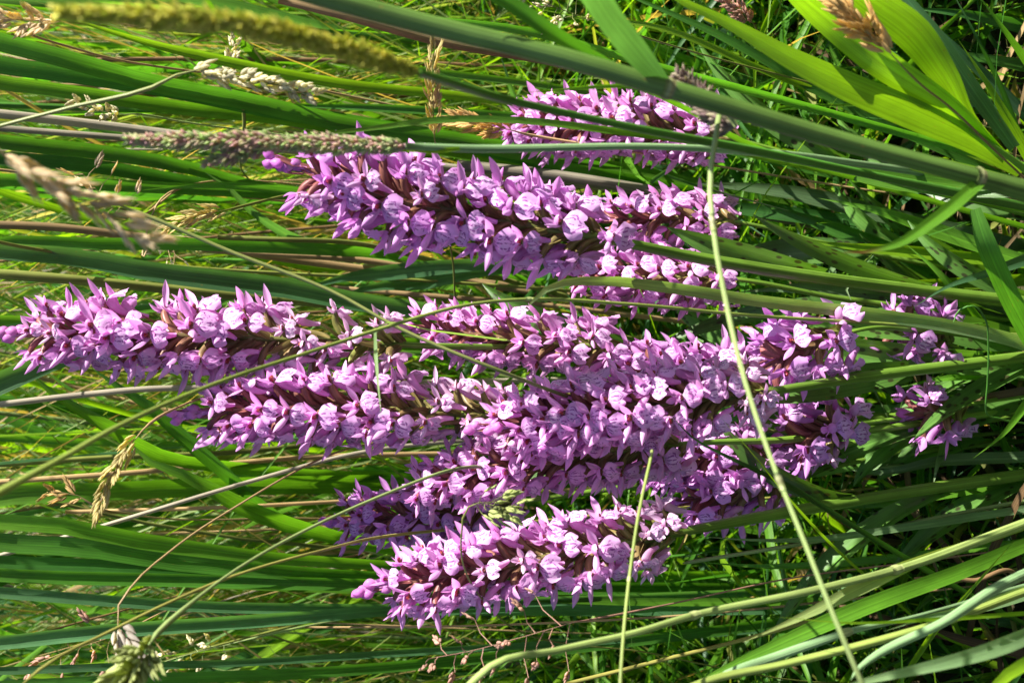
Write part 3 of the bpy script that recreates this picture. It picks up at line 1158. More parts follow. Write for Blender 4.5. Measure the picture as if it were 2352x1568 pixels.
dense_grass([(1200, 238, .45), (1500, 302, .49), (1700, 340, .53), (2000, 402, .60), (2330, 470, .70)], 19, G,
            [(140, 28, .32), (330, 38, .325), (520, 52, .33), (720, 95, .345), (960, 166, .375)], 44, (0.30, 0.33, 0.04), (0.50, 0.46, 0.12), 1000, .0034, .0014,
            'thick olive green foxtail head blurred close to the lens', spread=0.45, seed=2)
dense_grass([(1055, 341, .50), (1500, 337, .53), (1740, 350, .57), (2000, 380, .64), (2350, 430, .74)], 17, PBL * 0.8,
            [(298, 322, .48), (480, 325, .48), (700, 330, .485), (930, 336, .49)], 38, (0.40, 0.22, 0.24), (0.27, 0.37, 0.14), 900, .0036, .0014,
            'slender purplish foxtail head in front of the stoutest orchid', spread=0.42, seed=4,
            leaf=([(840, 345, .492), (940, 346, .493), (1010, 346, .495), (1056, 341, .498)], [14, 22, 26, 14]), leafcol=YG, extra=[([(478, 374, .48), (530, 362, .48), (610, 342, .482)], 20, 130)])
dense_grass([(1660, 240, .475), (1648, 300, .46), (1635, 367, .45), (1631, 450, .44), (1638, 522, .435), (1668, 695, .43), (1701, 839, .425), (1768, 1045, .42), (1851, 1252, .42),
             (1935, 1462, .425), (1990, 1590, .43), (2040, 1680, .45)], 12, PALE * 0.85,
            [(1560, 175, .49), (1600, 215, .49), (1640, 262, .485), (1690, 290, .48)], 46, (0.16, 0.10, 0.10), (0.30, 0.26, 0.18), 300, .0050, .0020,
            'grass with a dark purple head, its pale stem arching sideways across the clump', seed=5, nodes=[(1801, 1138, .42), (1638, 522, .435)])
# tan nodding brome, upper left
head_grass([(-40, 300, .405), (-150, 190, .43), (-160, -30, .48), (300, -160, .52), (1000, -200, .58), (2000, -210, .68)], 8, TAN * 0.8,
           [(330, 545, .40), (240, 485, .40), (120, 425, .40), (0, 352, .40)], 'tan', 20, 0.72,
           'nodding tan brome head hanging over the reeds, dry and straw coloured', spread=0.34, seed=8)
head_grass([(380, 188, .58), (150, 250, .60), (-60, 310, .62), (-200, 400, .66), (-100, 520, .72), (300, 600, .80), (900, 640, .86)], 8, OLV,
           [(715, 218, .57), (640, 195, .57), (540, 180, .575), (435, 158, .58)], 'cream', 22, 1.1,
           'small nodding purplish grass head on a thin straight stalk', spread=0.35, seed=9)
head_grass([(1000, 330, .70), (1010, 420, .74), (1040, 600, .80), (1062, 740, .84), (1300, 850, .88)], 5, OLV,
           [(998, 118, .66), (992, 180, .66), (995, 250, .67), (998, 318, .68)], 'straw', 18, 0.85,
           'thin yellowish spike of overlapping husks, the one standing clear of the reeds', spread=0.25, seed=10)
head_grass([(1195, 305, .78), (1400, 340, .80), (1700, 390, .84)], 5, TAN,
           [(1050, 275, .76), (1110, 288, .76), (1170, 298, .77)], 'gold', 10, 1.05,
           'tawny brome spikelet cluster beside the orchid behind the reed', spread=0.25, seed=11)
head_grass([(535, 215, .84), (560, 400, .88), (900, 450, .92), (1500, 520, .98)], 4, OLV,
           [(540, 92, .84), (532, 140, .84), (522, 205, .84)], 'cream', 14, 0.95, 'pale bristly grass head sticking out of the reed blades', spread=0.4, seed=12)
head_grass([(2110, 190, .54), (2178, 243, .56), (2300, 360, .60)], 5, BRN,
           [(1944, 22, .52), (1985, 60, .52), (2030, 105, .53), (2050, 128, .53)], 'gold', 12, 1.0,
           'golden brown brome spikelet in front of the glowing leaf', spread=0.25, seed=13)
head_grass([(330, 985, .64), (420, 930, .68), (600, 905, .78), (1000, 900, .90)], 5, TAN,
           [(226, 1165, .62), (248, 1110, .62), (285, 1045, .63), (318, 998, .635)], 'straw', 13, 0.85,
           'drooping straw yellow spikelet head left of the long orchid spike', spread=0.2, seed=14)
head_grass([(200, 1150, .80), (300, 1180, .84), (700, 1190, .95)], 4, TAN,
           [(110, 1130, .80), (150, 1132, .80), (190, 1142, .80)], 'gold', 6, 0.7, 'rusty brown dried spikelet cluster among lower reed blades', spread=0.45, seed=15)
head_grass([(347, 1472, .50), (480, 1352, .53), (600, 1272, .56), (784, 1178, .60), (884, 1135, .62), (1010, 1086, .64), (1200, 1080, .72), (1700, 1090, .82), (2200, 1060, .9)], 8, PALE * 0.75,
           [(265, 1600, .485), (290, 1560, .488), (318, 1520, .49), (344, 1478, .497)], 'green', 26, 1.15,
           'pale green full grass head bowed over at the lower corner', spread=0.45, seed=16)
head_grass([(273, 1388, .60), (290, 1362, .60), (400, 1258, .62), (550, 1158, .65), (733, 1055, .70), (900, 1010, .78), (1400, 980, .88)], 4.5, TAN * 0.8,
           [(308, 1510, .595), (285, 1470, .595), (270, 1430, .60)], 'grey', 9, 1.25, 'hanging grey spikelet on a hair-thin tan stalk', spread=0.2, seed=17)
# pink panicle under the outer orchid
head_grass([(1340, 1425, .62), (1540, 1386, .66), (1800, 1330, .72), (2100, 1290, .80)], 4, (0.32, 0.17, 0.12),
           [(985, 1512, .60), (1090, 1492, .60), (1200, 1462, .605), (1320, 1428, .61)], 'pink', 17, 0.75,
           'open pink panicle of small spikelets below the outer orchid', branch=0.028, seed=18)
head_grass([(1075, 1165, .59), (1060, 1230, .60), (1150, 1420, .66), (1500, 1500, .76)], 4, OLV,
           [(1170, 1168, .585), (1130, 1160, .585), (1085, 1155, .59)], 'green', 13, 0.75, 'small green meadow grass panicle between two orchid spikes', branch=0.012, seed=19)
head_grass([(1400, 60, .70), (1560, 110, .74), (1900, 200, .82), (2300, 300, .86)], 4, OLV,
           [(1200, -20, .68), (1260, 10, .68), (1340, 40, .69)], 'cream', 20, 0.8, 'open panicle of pale oval spikelets beyond the reed stem', branch=0.022, seed=20)
head_grass([(400, 1395, .84), (600, 1420, .90), (1000, 1440, .95)], 4, TAN,
           [(70, 1530, .82), (140, 1500, .82), (260, 1460, .83)], 'pink', 9, 1.2, 'tan and pink spikelets strung along a thin stalk in the lower reeds', branch=0.018, seed=21)
head_grass([(560, 1470, .86), (800, 1420, .90), (1100, 1400, .95)], 4, PALE,
           [(340, 1530, .85), (440, 1500, .85), (520, 1480, .86)], 'cream', 12, 1.0, 'cream coloured husks of a fallen grass head', branch=0.012, seed=22)
head_grass([(330, 590, .84), (360, 470, .86), (600, 420, .92), (1100, 420, .98)], 4, TAN,
           [(395, 640, .84), (400, 575, .84), (370, 520, .84)], 'cream', 14, 0.75, 'sparse cream panicle above the tallest orchid', branch=0.02, seed=23)
head_grass([(300, 500, .84), (420, 430, .88), (800, 430, .95)], 4, TAN,
           [(190, 400, .82), (225, 440, .82), (270, 490, .83)], 'tan', 10, 0.7, 'thin tan branched panicle against dark reed gaps', branch=0.02, seed=24)
head_grass([(530, 480, .74), (700, 440, .80), (1100, 420, .92)], 5, OLV,
           [(392, 520, .72), (440, 500, .72), (520, 482, .73)], 'straw', 14, 0.8, 'dull straw spikelet head lying over a shaded reed leaf', spread=0.25, seed=25)
head_grass([(60, 62, .66), (200, 120, .72), (700, 200, .85), (1300, 330, .95)], 5, TAN,
           [(-40, 40, .62), (20, 45, .62), (140, 50, .64)], 'tan', 16, 0.85, 'tan husked head below the blurred olive foxtail', spread=0.4, seed=26)
head_grass([(310, 262, .80), (420, 280, .84), (900, 340, .92)], 4, PALE,
           [(175, 232, .78), (215, 250, .78), (280, 262, .79)], 'cream', 13, 0.95, 'whitish short grass head in the gap between green reeds', spread=0.45, seed=27)
head_grass([(1740, 70, .80), (1850, 130, .82), (2200, 300, .88)], 5, OLV,
           [(1660, -10, .78), (1690, 15, .78), (1730, 55, .79)], 'pink', 13, 1.0, 'brownish purple grass head beside the glowing leaves', spread=0.35, seed=28)

# ------------------------------------------------------------------ placed round stems
S = dict(cat='grass stem')
culm([(-60, 1165, .40), (0, 1130, .405), (120, 1065, .42), (250, 990, .445), (470, 890, .49), (760, 792, .54), (870, 756, .55), (1090, 697, .565), (1215, 687, .575),
      (1440, 698, .60), (1700, 722, .65), (2050, 745, .74), (2350, 770, .84)], [24, 20, 15, 12, 10, 9, 9, 8.5, 8.5, 8, 8, 8, 8], (0.24, 0.30, 0.06),
     'long yellow-green grass stem with a joint, crossing in front of three orchid spikes', nodes=(8,))
culm([(270, 470, .60), (333, 494, .60), (517, 573, .60), (784, 680, .60), (900, 745, .60), (1180, 864, .61), (1260, 895, .635), (1500, 960, .74), (1900, 1000, .83)], 9, (0.17, 0.19, 0.055),
     'thin olive stem crossing the yellow-green stem in an X')
culm([(40, 1580, .52), (53, 1568, .52), (267, 1442, .55), (500, 1335, .58), (784, 1252, .63), (860, 1235, .68), (1200, 1200, .80), (1700, 1150, .88)], 7, YEL * 0.9,
     'straight straw yellow stem over the stack of green reed blades')
culm([(-60, 1292, .80), (0, 1275, .80), (200, 1218, .80), (333, 1178, .80), (450, 1142, .80), (600, 1098, .81), (784, 1048, .83), (1200, 1000, .90)], 10, GRY,
     'smooth grey dead stem slanting below the long orchid spike', mat=M_DEAD)
culm([(-60, 935, .84), (0, 928, .84), (200, 905, .84), (333, 893, .84), (470, 890, .85), (900, 880, .92)], 14, GRY * 1.1,
     'pale grey dead reed stem under the tallest orchid', mat=M_DEAD)
culm([(1040, 1615, .47), (1084, 1568, .48), (1110, 1542, .48), (1284, 1492, .50), (1450, 1455, .52), (1595, 1412, .545), (1868, 1355, .58), (2058, 1308, .62), (2301, 1222, .70), (2400, 1185, .75)],
     [18, 18, 17, 16, 16, 16, 17, 18, 22, 22], (0.26, 0.34, 0.10), 'thick pale green jointed grass stem bent at its end', nodes=(5, 7))
blade([(1706, 1474, .575), (1835, 1418, .585), (1968, 1352, .60), (2058, 1310, .622), (2301, 1226, .705)], [12, 34, 38, 26, 16], PALE * 0.9, 'pale green pointed leaf folded along the thick jointed stem', fold=0.3)
culm([(1497, 1035, .60), (1494, 1055, .55), (1465, 1190, .52), (1445, 1330, .50), (1430, 1480, .48), (1424, 1580, .47), (1420, 1700, .46)], 8, (0.24, 0.30, 0.08),
     'straight thin green stem leaning across the outer pale orchid', nodes=(3,))
culm([(1290, 1490, .72), (1568, 1293, .74), (1800, 1255, .76), (1918, 1235, .78), (2068, 1205, .80), (2352, 1150, .85)][1:], 9, PALE * 0.8, 'thin stem running along a narrow leaf beneath the outer orchid')
blade([(1612, 1232, .73), (1740, 1240, .74), (1868, 1238, .76), (2068, 1212, .79), (2370, 1166, .85)], [8, 12, 14, 16, 16], PBL * 0.8, 'narrow pale leaf with a fine tip, below the thick orchid stem')
culm([(1955, 1560, .52), (1975, 1532, .53), (2001, 1512, .535), (2168, 1428, .56), (2275, 1358, .59), (2420, 1290, .65)], [6, 12, 16, 20, 22, 22], PBL, 'rolled bluish leaf shoot, thick and waxy, with a curled tip', name='grass', cat='grass')
blade([(2030, 1449, .60), (2135, 1416, .62), (2235, 1398, .64), (2352, 1362, .67), (2420, 1340, .70)], [10, 20, 26, 28, 26], PBL, 'short bluish leaf with a pinched whitish tip', fold=0.3)
blade([(1900, 1590, .48), (1968, 1568, .49), (2101, 1538, .50), (2245, 1502, .52), (2420, 1435, .56)], [24, 34, 38, 36, 30], PBL * 0.9, 'broad bluish-green reed leaf in the lowest right-hand tangle', fold=0.25)
culm([(1560, 1590, .52), (1611, 1568, .525), (1801, 1525, .54), (2001, 1475, .56), (2135, 1438, .58), (2352, 1360, .64)], 18, (0.24, 0.31, 0.07), 'yellow-green ribbed stem lying along a grey-green sheath')
culm([(1640, 1562, .55), (1668, 1548, .55), (1768, 1512, .56), (1901, 1466, .57), (1943, 1452, .575), (2050, 1428, .60), (2352, 1345, .69)], [18, 19, 20, 18, 15, 10, 10], PBL, 'downy grey-green stem sheath ending in a pale joint', nodes=(4,))
blade([(1560, 1590, .64), (1611, 1562, .64), (1768, 1488, .65), (1968, 1400, .67), (2201, 1314, .72), (2380, 1240, .78)], [24, 30, 36, 36, 32, 28], LG, 'broad grass-green leaf shaded by the jointed stem')
blade([(1786, 1416, .53), (1935, 1429, .54), (2135, 1422, .57), (2390, 1405, .62)], [5, 9, 9, 9], YG, 'very thin yellow-green leaf curving over the lowest stems')
blade([(2270, 1600, .50), (2300, 1560, .51), (2352, 1525, .52), (2440, 1490, .55)], [12, 22, 26, 22], YG, 'curled yellow-green leaf in the lower corner', tipped=False, fold=0.3)
blade([(1215, 700, .572), (1232, 680, .573), (1275, 656, .58), (1390, 646, .60), (1500, 656, .63), (1735, 690, .67), (2050, 728, .74), (2200, 752, .77), (2330, 782, .80), (2450, 830, .84)],
      [4, 10, 16, 22, 25, 27, 28, 28, 28, 26], PBL * 0.85, 'long bluish leaf arching from the joint of the yellow-green stem', tipped=False, fold=0.15, seg=40)
blade([(876, 958, .53), (870, 900, .535), (864, 830, .545), (862, 762, .56), (880, 745, .58), (1000, 760, .66), (1300, 800, .78), (1700, 860, .86)], [5, 14, 18, 9, 4, 4, 5, 6],
      PBL, 'small hanging light green leaf tip crossing two orchid spikes', tipped=True, fold=0.1, seg=40)
blade([(1540, 950, .63), (1585, 1000, .64), (1700, 1062, .65), (1800, 1110, .67), (1980, 1220, .71), (2200, 1350, .78)], [8, 12, 13, 13, 12, 12], DG * 0.8, 'dark green rush-like stem cutting across the central orchid')
blade([(1655, 958, .63), (1740, 1055, .64), (1800, 1130, .66), (1900, 1240, .70), (2010, 1340, .76)], [4, 5, 6, 6, 6], YG * 0.8, 'fine bright green blade crossing beside the dark stem')
culm([(2190, 740, .70), (2200, 715, .70), (2228, 702, .70), (2262, 730, .71), (2270, 800, .72), (2268, 880, .73), (2265, 945, .74), (2300, 962, .76), (2352, 972, .80)], 4, G, 'looping thin green stem curled into a hook')
blade([(2095, 708, .68), (2168, 662, .69), (2285, 622, .71), (2400, 580, .74)], [6, 18, 26, 26], BG * 0.9, 'short bluish grass leaf pointing at the small dark orchid')
blade([(2240, 480, .66), (2255, 530, .66), (2300, 640, .68), (2352, 745, .71), (2420, 860, .75)], [22, 36, 42, 42, 38], G, 'broad green leaf sloping down beside the reed foot', tipped=False)
blade([(2235, 1052, .68), (2290, 1010, .69), (2352, 935, .72), (2400, 880, .75)], [6, 18, 26, 26], LG * 0.9, 'light green leaf rising from the shaded soil')
blade([(1195, 214, .52), (1317, 204, .53), (1450, 199, .54), (1560, 242, .56), (1700, 322, .60), (2000, 420, .68), (2350, 520, .78)], [5, 14, 15, 13, 12, 12, 12], LG * 0.8, 'slender leaf with bowed tip over the orchid behind the reed')
blade([(560, 330, .60), (700, 310, .60), (784, 303, .60), (1050, 273, .60), (1217, 278, .60), (1417, 302, .61), (1568, 322, .63), (1800, 372, .67), (2100, 432, .74), (2352, 480, .82)],
      [5, 10, 12, 15, 16, 16, 14, 14, 14, 14], LG * 0.9, 'long arching green blade running over the purplish foxtail stem', seg=40)
# thick leaves near the lens, top left corner
blade([(595, -6, .30), (520, -8, .30), (350, -12, .305), (150, -14, .31), (-120, -28, .32), (-500, -80, .36), (-700, -300, .42), (-300, -420, .52), (900, -420, .66)],
      [30, 56, 64, 66, 60, 55, 50, 40, 30], LG, 'bright blurred leaf hanging in from above, closest to the lens', fold=0.05, seg=50)

# ------------------------------------------------------------------ placed reed leaves behind the orchids
GRP = 'reed leaves behind the orchids'
MARKS = [((300, 60), 'under the blurred olive foxtail'), ((250, 230), 'below the small purplish head'), ((620, 330), 'behind the purplish foxtail'),
         ((200, 450), 'behind the nodding tan brome'), ((600, 560), 'between the stoutest and the tallest orchid'), ((150, 640), 'right behind the tallest orchid'),
         ((950, 640), 'behind the crossing of two thin stems'), ((150, 870), 'under the tip of the tallest orchid'), ((350, 1000), 'beside the drooping straw head'),
         ((300, 1160), 'along the smooth grey dead stem'), ((300, 1280), 'under the straw yellow stem'), ((300, 1400), 'beside the hanging grey spikelet'),
         ((300, 1520), 'under the bowed pale green head'), ((800, 1400), 'below the outer orchid'), ((1100, 200), 'behind the thick slanting reed'),
         ((1600, 60), 'beside the open pale panicle'), ((2250, 120), 'behind the glowing broad leaves'), ((1900, 500), 'behind the thick orchid stem'),
         ((2000, 680), 'around the small dark orchid'), ((2100, 1060), 'under the shortest orchid')]


def describe(pix, w, col, what=None):
    m = [q for q in pix if -10 < q[0] < 2360 and -10 < q[1] < 1570]
    u, v = m[len(m) // 2][:2]
    place = min(MARKS, key=lambda a: (a[0][0] - u) ** 2 + (2 * (a[0][1] - v)) ** 2)[1]
    if what:
        hue = 'brown' if col[2] < 0.45 * col[0] else 'grey'
        return ('olive ' if col[1] > col[0] else hue + ' ') + what + ' ' + place
    c = np.asarray(col)
    wm = max(w) if not np.isscalar(w) else w
    hue = 'bluish' if c[2] > 0.35 * c[1] else 'yellow-green' if c[0] > 0.5 * c[1] else 'dark green' if c[1] < 0.125 else 'light green' if c[1] > 0.17 else 'green'
    return ('broad ' if wm > 31 else 'narrow ' if wm < 20 else '') + hue + ' reed leaf ' + place


def back(pix, w, col, **k):
    return blade(pix, w, col, describe(pix, w, col), name='reed', cat='reed', group=GRP, seg=30, **k)


UL = [
    ([(-60, 80, .80), (0, 97, .80), (167, 140, .80), (333, 187, .81), (567, 233, .83), (784, 283, .85), (1100, 330, .88), (1500, 420, .94)], 38, G),
    ([(-60, 140, .82), (0, 150, .82), (167, 172, .82), (400, 208, .83), (633, 255, .85), (784, 278, .86), (1200, 360, .92), (1500, 430, .96)], 36, DG * 1.3),
    ([(-60, 180, .84), (0, 190, .84), (200, 217, .84), (400, 247, .85), (667, 275, .87), (900, 320, .90), (1400, 420, .97)], 30, LG * 0.8),
    ([(120, 30, .76), (183, 50, .76), (333, 97, .77), (500, 137, .78), (667, 173, .79), (784, 193, .80), (1000, 215, .82), (1300, 250, .86), (1700, 330, .92)], [10, 16, 20, 23, 23, 23, 20, 18, 16], YG * 0.9),
    ([(-60, 315, .84), (0, 325, .84), (233, 350, .85), (430, 385, .86), (560, 420, .88), (900, 470, .93), (1300, 530, .99)], [26, 30, 32, 28, 22, 18, 18], G),
    ([(-60, 360, .88), (200, 380, .88), (500, 430, .90), (900, 460, .94), (1300, 500, 1.0)], 30, DG * 1.4),
    ([(-40, 410, .86), (250, 425, .87), (560, 440, .89), (760, 452, .91), (1300, 520, 1.0)], 26, G * 0.9),
    ([(300, 440, .82), (500, 425, .83), (680, 440, .85), (900, 470, .88), (1400, 560, .97)], [8, 18, 22, 20, 20], G),
    ([(-60, 565, .80), (20, 555, .80), (200, 560, .80), (400, 560, .81), (567, 565, .82), (784, 575, .84), (850, 580, .86), (1200, 640, .95)], [20, 24, 26, 28, 28, 26, 22, 18], G),
    ([(-60, 572, .765), (0, 577, .765), (167, 590, .77), (333, 622, .775), (500, 644, .78), (667, 664, .79), (784, 688, .80), (980, 715, .83), (1300, 780, .90)], [34, 36, 38, 42, 46, 46, 44, 38, 30], BG * 0.8),
    ([(-60, 735, .84), (0, 738, .84), (300, 760, .85), (700, 780, .88), (1200, 800, .95)], 28, LG * 0.8),
    ([(-60, 905, .80), (0, 880, .80), (67, 850, .80), (167, 812, .81), (330, 790, .84), (700, 800, .92)], [50, 48, 46, 40, 30, 24], BG * 0.9),
    ([(60, 850, .84), (83, 875, .84), (150, 922, .84), (250, 980, .85), (330, 1030, .87), (600, 1080, .93), (1000, 1100, 1.0)], [26, 34, 36, 36, 30, 26, 24], LG * 0.8),
    ([(210, 845, .86), (240, 868, .86), (333, 925, .86), (400, 985, .87), (520, 1090, .89), (640, 1190, .93), (900, 1260, 1.0)], [20, 32, 36, 34, 28, 24, 24], G),
    ([(290, 1010, .80), (317, 1042, .80), (433, 1095, .80), (567, 1168, .82), (800, 1240, .87), (1200, 1290, .96)], [22, 32, 38, 38, 30, 24], LG * 0.8),
    ([(-60, 1150, .86), (0, 1140, .86), (200, 1130, .86), (420, 1120, .88), (800, 1110, .96)], 40, LG * 0.75),
    ([(-60, 1193, .74), (0, 1198, .74), (133, 1206, .74), (300, 1238, .75), (433, 1258, .76), (567, 1275, .77), (784, 1292, .80), (1200, 1310, .88)], [30, 32, 34, 36, 34, 28, 24, 22], LG),
    ([(-60, 1238, .76), (0, 1245, .76), (200, 1258, .76), (400, 1290, .77), (567, 1307, .78), (784, 1322, .81), (1200, 1335, .89)], [36, 38, 40, 38, 34, 28, 24], G * 0.9),
    ([(-60, 1290, .78), (0, 1293, .78), (267, 1302, .78), (500, 1314, .79), (784, 1325, .82), (1250, 1340, .92)], 32, DG * 1.4),
    ([(-60, 1316, .77), (0, 1320, .77), (400, 1332, .78), (784, 1342, .80), (1100, 1348, .85), (1500, 1352, .93)], 28, G),
    ([(-60, 1355, .75), (0, 1360, .75), (233, 1378, .75), (433, 1391, .76), (767, 1398, .79), (1100, 1400, .84), (1600, 1400, .92)], 24, BG * 0.9),
    ([(-60, 1482, .74), (0, 1476, .74), (233, 1450, .74), (433, 1436, .75), (667, 1419, .77), (784, 1409, .78), (1000, 1392, .82), (1500, 1370, .90)], [26, 28, 30, 30, 28, 26, 22, 20], BG),
    ([(-60, 1541, .76), (0, 1540, .76), (267, 1530, .76), (533, 1522, .78), (900, 1500, .82), (1400, 1470, .90)], 16, BG * 0.8),
    ([(-60, 1580, .80), (300, 1560, .80), (700, 1545, .82), (1200, 1500, .88), (1700, 1440, .94)], 24, G),
    ([(380, 1345, .80), (700, 1350, .81), (1000, 1360, .83), (1400, 1380, .88), (1900, 1380, .94)], 18, LG * 0.8),
    ([(560, 720, .84), (780, 640, .84), (900, 625, .85), (1060, 610, .86), (1300, 600, .92)], [4, 18, 36, 30, 26], BG * 0.9),
    ([(740, 700, .86), (850, 660, .86), (960, 650, .87), (1060, 630, .88), (1250, 610, .94)], [8, 30, 40, 30, 22], BG),
    ([(470, 395, .84), (500, 410, .84), (560, 470, .85), (660, 540, .88), (800, 580, .94)], [14, 26, 26, 22, 22], BG * 0.8),
    ([(1150, 130, .92), (1160, 160, .92), (1190, 250, .94), (1240, 330, .97)], [18, 22, 22, 22], BG),
    ([(700, -40, .66), (900, 30, .67), (1200, 70, .68), (1500, 150, .71), (1800, 230, .76), (2200, 340, .82)], 18, G * 1.1),
    ([(700, 100, .88), (900, 150, .88), (1200, 190, .89), (1500, 240, .90), (1900, 340, .94)], 16, LG * 0.7),
    ([(600, 240, .86), (900, 250, .86), (1200, 270, .88), (1500, 310, .91), (1900, 400, .95)], 18, G * 0.9),
    ([(700, 305, .86), (1000, 315, .88), (1400, 380, .92), (1700, 440, .96)], 22, LG * 0.6),
    ([(1300, 40, .80), (1500, 60, .80), (1750, 160, .82), (2000, 260, .86), (2350, 400, .90)], 15, YG * 0.7),
    ([(1420, -20, .82), (1650, 80, .82), (1900, 220, .84), (2200, 360, .88)], 20, G),
    ([(1560, -20, .78), (1750, 90, .79), (1950, 200, .81), (2200, 330, .86)], 13, LG),
    ([(2050, -30, .84), (2140, 60, .84), (2300, 210, .86), (2420, 330, .88)], 24, BG * 0.7),
    ([(2180, -30, .80), (2230, 60, .80), (2290, 180, .82), (2350, 330, .85)], 12, DG),
    ([(2100, 20, .86), (2200, 30, .86), (2352, 60, .88)], 34, DG * 1.3),
    ([(2100, 110, .86), (2230, 130, .86), (2400, 160, .88)], 30, G * 0.8),
    ([(2040, 225, .84), (2200, 235, .85), (2400, 245, .88)], 26, BG * 0.6),
    ([(1500, 470, .90), (1700, 480, .90), (2000, 520, .90), (2300, 560, .92)], 34, DG * 1.3),
    ([(1600, 420, .88), (1800, 440, .88), (2050, 500, .89), (2300, 560, .91)], 38, np.array((.07, .12, .05))),
    ([(1750, 470, .86), (1900, 520, .86), (2080, 600, .87), (2250, 720, .90)], 44, G * 0.8),
    ([(1690, 672, .84), (1800, 662, .84), (1940, 668, .85), (2100, 690, .87)], [10, 36, 42, 36], np.array((.10, .16, .07))),
    ([(1900, 1060, .84), (2000, 1085, .84), (2150, 1060, .85), (2352, 1050, .88)], [8, 22, 26, 24], PBL * 0.6),
    ([(2140, 1130, .84), (2150, 1080, .84), (2165, 1030, .86), (2180, 960, .89)], [4, 24, 26, 20], PBL * 0.7),
    ([(1955, 690, .80), (1945, 672, .80), (1975, 620, .81), (2000, 590, .84)], [24, 26, 20, 8], PBL),
    ([(2040, 960, .86), (2000, 880, .86), (1960, 800, .87), (1940, 740, .89)], [4, 22, 26, 18], PBL * 0.8),
    ([(1760, 560, .86), (1880, 590, .86), (2050, 640, .87), (2250, 700, .90)], [10, 30, 36, 30], YG * 0.8),
    ([(1880, 455, .84), (2000, 480, .84), (2150, 530, .86), (2350, 600, .88)], [10, 28, 34, 28], LG),
    ([(1800, 545, .82), (1900, 560, .82), (2050, 575, .84), (2300, 600, .88)], [6, 20, 26, 24], YG * 0.8),
    ([(2080, 560, .84), (2150, 620, .84), (2230, 720, .86), (2300, 830, .90)], [8, 26, 32, 26], LG),
    ([(1960, 640, .84), (2060, 650, .84), (2200, 650, .86), (2380, 640, .89)], [8, 26, 30, 26], YG * 0.7),
    ([(2060, 890, .86), (2160, 870, .86), (2280, 860, .88), (2380, 850, .90)], [8, 24, 28, 24], LG),
    ([(1900, 1170, .82), (2020, 1160, .82), (2180, 1130, .84), (2380, 1090, .87)], [8, 22, 26, 22], LG * 0.9),
    ([(2200, 90, .78), (2260, 180, .79), (2330, 300, .81), (2400, 420, .84)], [8, 20, 26, 22], YG * 0.8),
    ([(2240, -20, .74), (2300, 60, .75), (2400, 200, .78)], [10, 20, 24], LG),
    ([(1600, 1290, .84), (1760, 1300, .84), (1950, 1290, .85), (2300, 1250, .88)], [6, 16, 18, 16], LG),
]
for pix, w, col in UL:
    back(pix, w, col, twist=random.uniform(-0.6, 0.6), fold=random.uniform(0.2, 0.42), tipped=pix[0][0] > 0)

DEADL = 'dry brown dead reed stem standing among the green leaves'
DG_ = 'dead reed stems'
for pix, w, col in [
    ([(-60, 255, .86), (0, 262, .86), (250, 290, .87), (520, 325, .88), (900, 370, .92), (1400, 430, .98)], 20, GRY),
    ([(-60, 290, .88), (300, 318, .88), (600, 340, .90), (1100, 400, .96)], 14, GRY * 1.1),
    ([(640, 0, .70), (784, 35, .70), (1000, 95, .72), (1250, 140, .75), (1600, 230, .82), (2000, 340, .88)], [18, 20, 20, 18, 16, 14], TAN * 0.5),
    ([(-60, 515, .90), (100, 520, .90), (330, 545, .91), (700, 600, .94), (1200, 660, 1.0)], 18, TAN * 0.6),
    ([(250, 540, .92), (500, 575, .92), (850, 600, .94), (1150, 660, .98), (1500, 700, 1.0)], 15, TAN * 0.7),
    ([(-60, 625, .78), (0, 629, .78), (167, 642, .78), (333, 658, .79), (467, 672, .80), (767, 700, .83), (1100, 740, .90)], [20, 22, 22, 22, 22, 18, 16], OLV),
    ([(760, 660, .90), (1000, 680, .90), (1250, 700, .92), (1500, 730, .96)], 12, TAN * 0.8),
    ([(1050, 380, .90), (1250, 400, .90), (1500, 440, .92), (1800, 500, .95)], 26, GRY * 0.6),
    ([(500, 545, .80), (640, 550, .80), (784, 555, .82), (1000, 600, .88), (1300, 680, .96)], 12, OLV * 1.2),
    ([(-60, 1110, .90), (300, 1085, .90), (700, 1050, .94), (1100, 1040, 1.0)], 12, TAN),
    ([(150, 1175, .88), (500, 1165, .88), (800, 1150, .92), (1200, 1130, 1.0)], 9, TAN),
    ([(-60, 1070, .92), (250, 1050, .92), (500, 1040, .94), (900, 1000, 1.0)], 12, OLV),
    ([(700, 1440, .80), (1000, 1438, .80), (1300, 1428, .82), (1600, 1410, .85), (2000, 1370, .90)], 5, TAN),
    ([(1300, 1570, .74), (1500, 1520, .75), (1700, 1470, .77), (1950, 1400, .82)], 9, YEL * 0.8),
    ([(2100, 1330, .78), (2180, 1325, .78), (2240, 1332, .79), (2300, 1310, .80), (2350, 1330, .83)], 10, BRN),
]:
    culm(pix, w, col, describe(pix, w, col, 'dry dead reed stem'), name='dead_reed', cat='dead reed', group=DG_, mat=M_DEAD, taper=0)

# ------------------------------------------------------------------ random growth
def grow_pts(x, y, h, lean, az, droop, n):
    """base -> tip"""
    q = np.linspace(0, 1, n)
    d = np.array((math.cos(az), math.sin(az)))
    out = h * (lean * q + droop * q ** 2.6)
    z = h * (q - 0.35 * droop * q ** 3.0)
    return np.stack([x + d[0] * out, y + d[1] * out, z - 0.006], axis=1)


def wprof(w, n):
    q = np.linspace(0, 1, n)
    return w * (0.72 + 0.28 * np.sin(np.minimum(1, q * 2.2) * math.pi / 2)) * (1 - q ** 3.2 * 0.97)


PALET = [(G, .26), (LG * .95, .26), (DG * 1.3, .10), (BG * .85, .10), (YG * .85, .18), (OLV, .05), (TAN * .8, .05)]


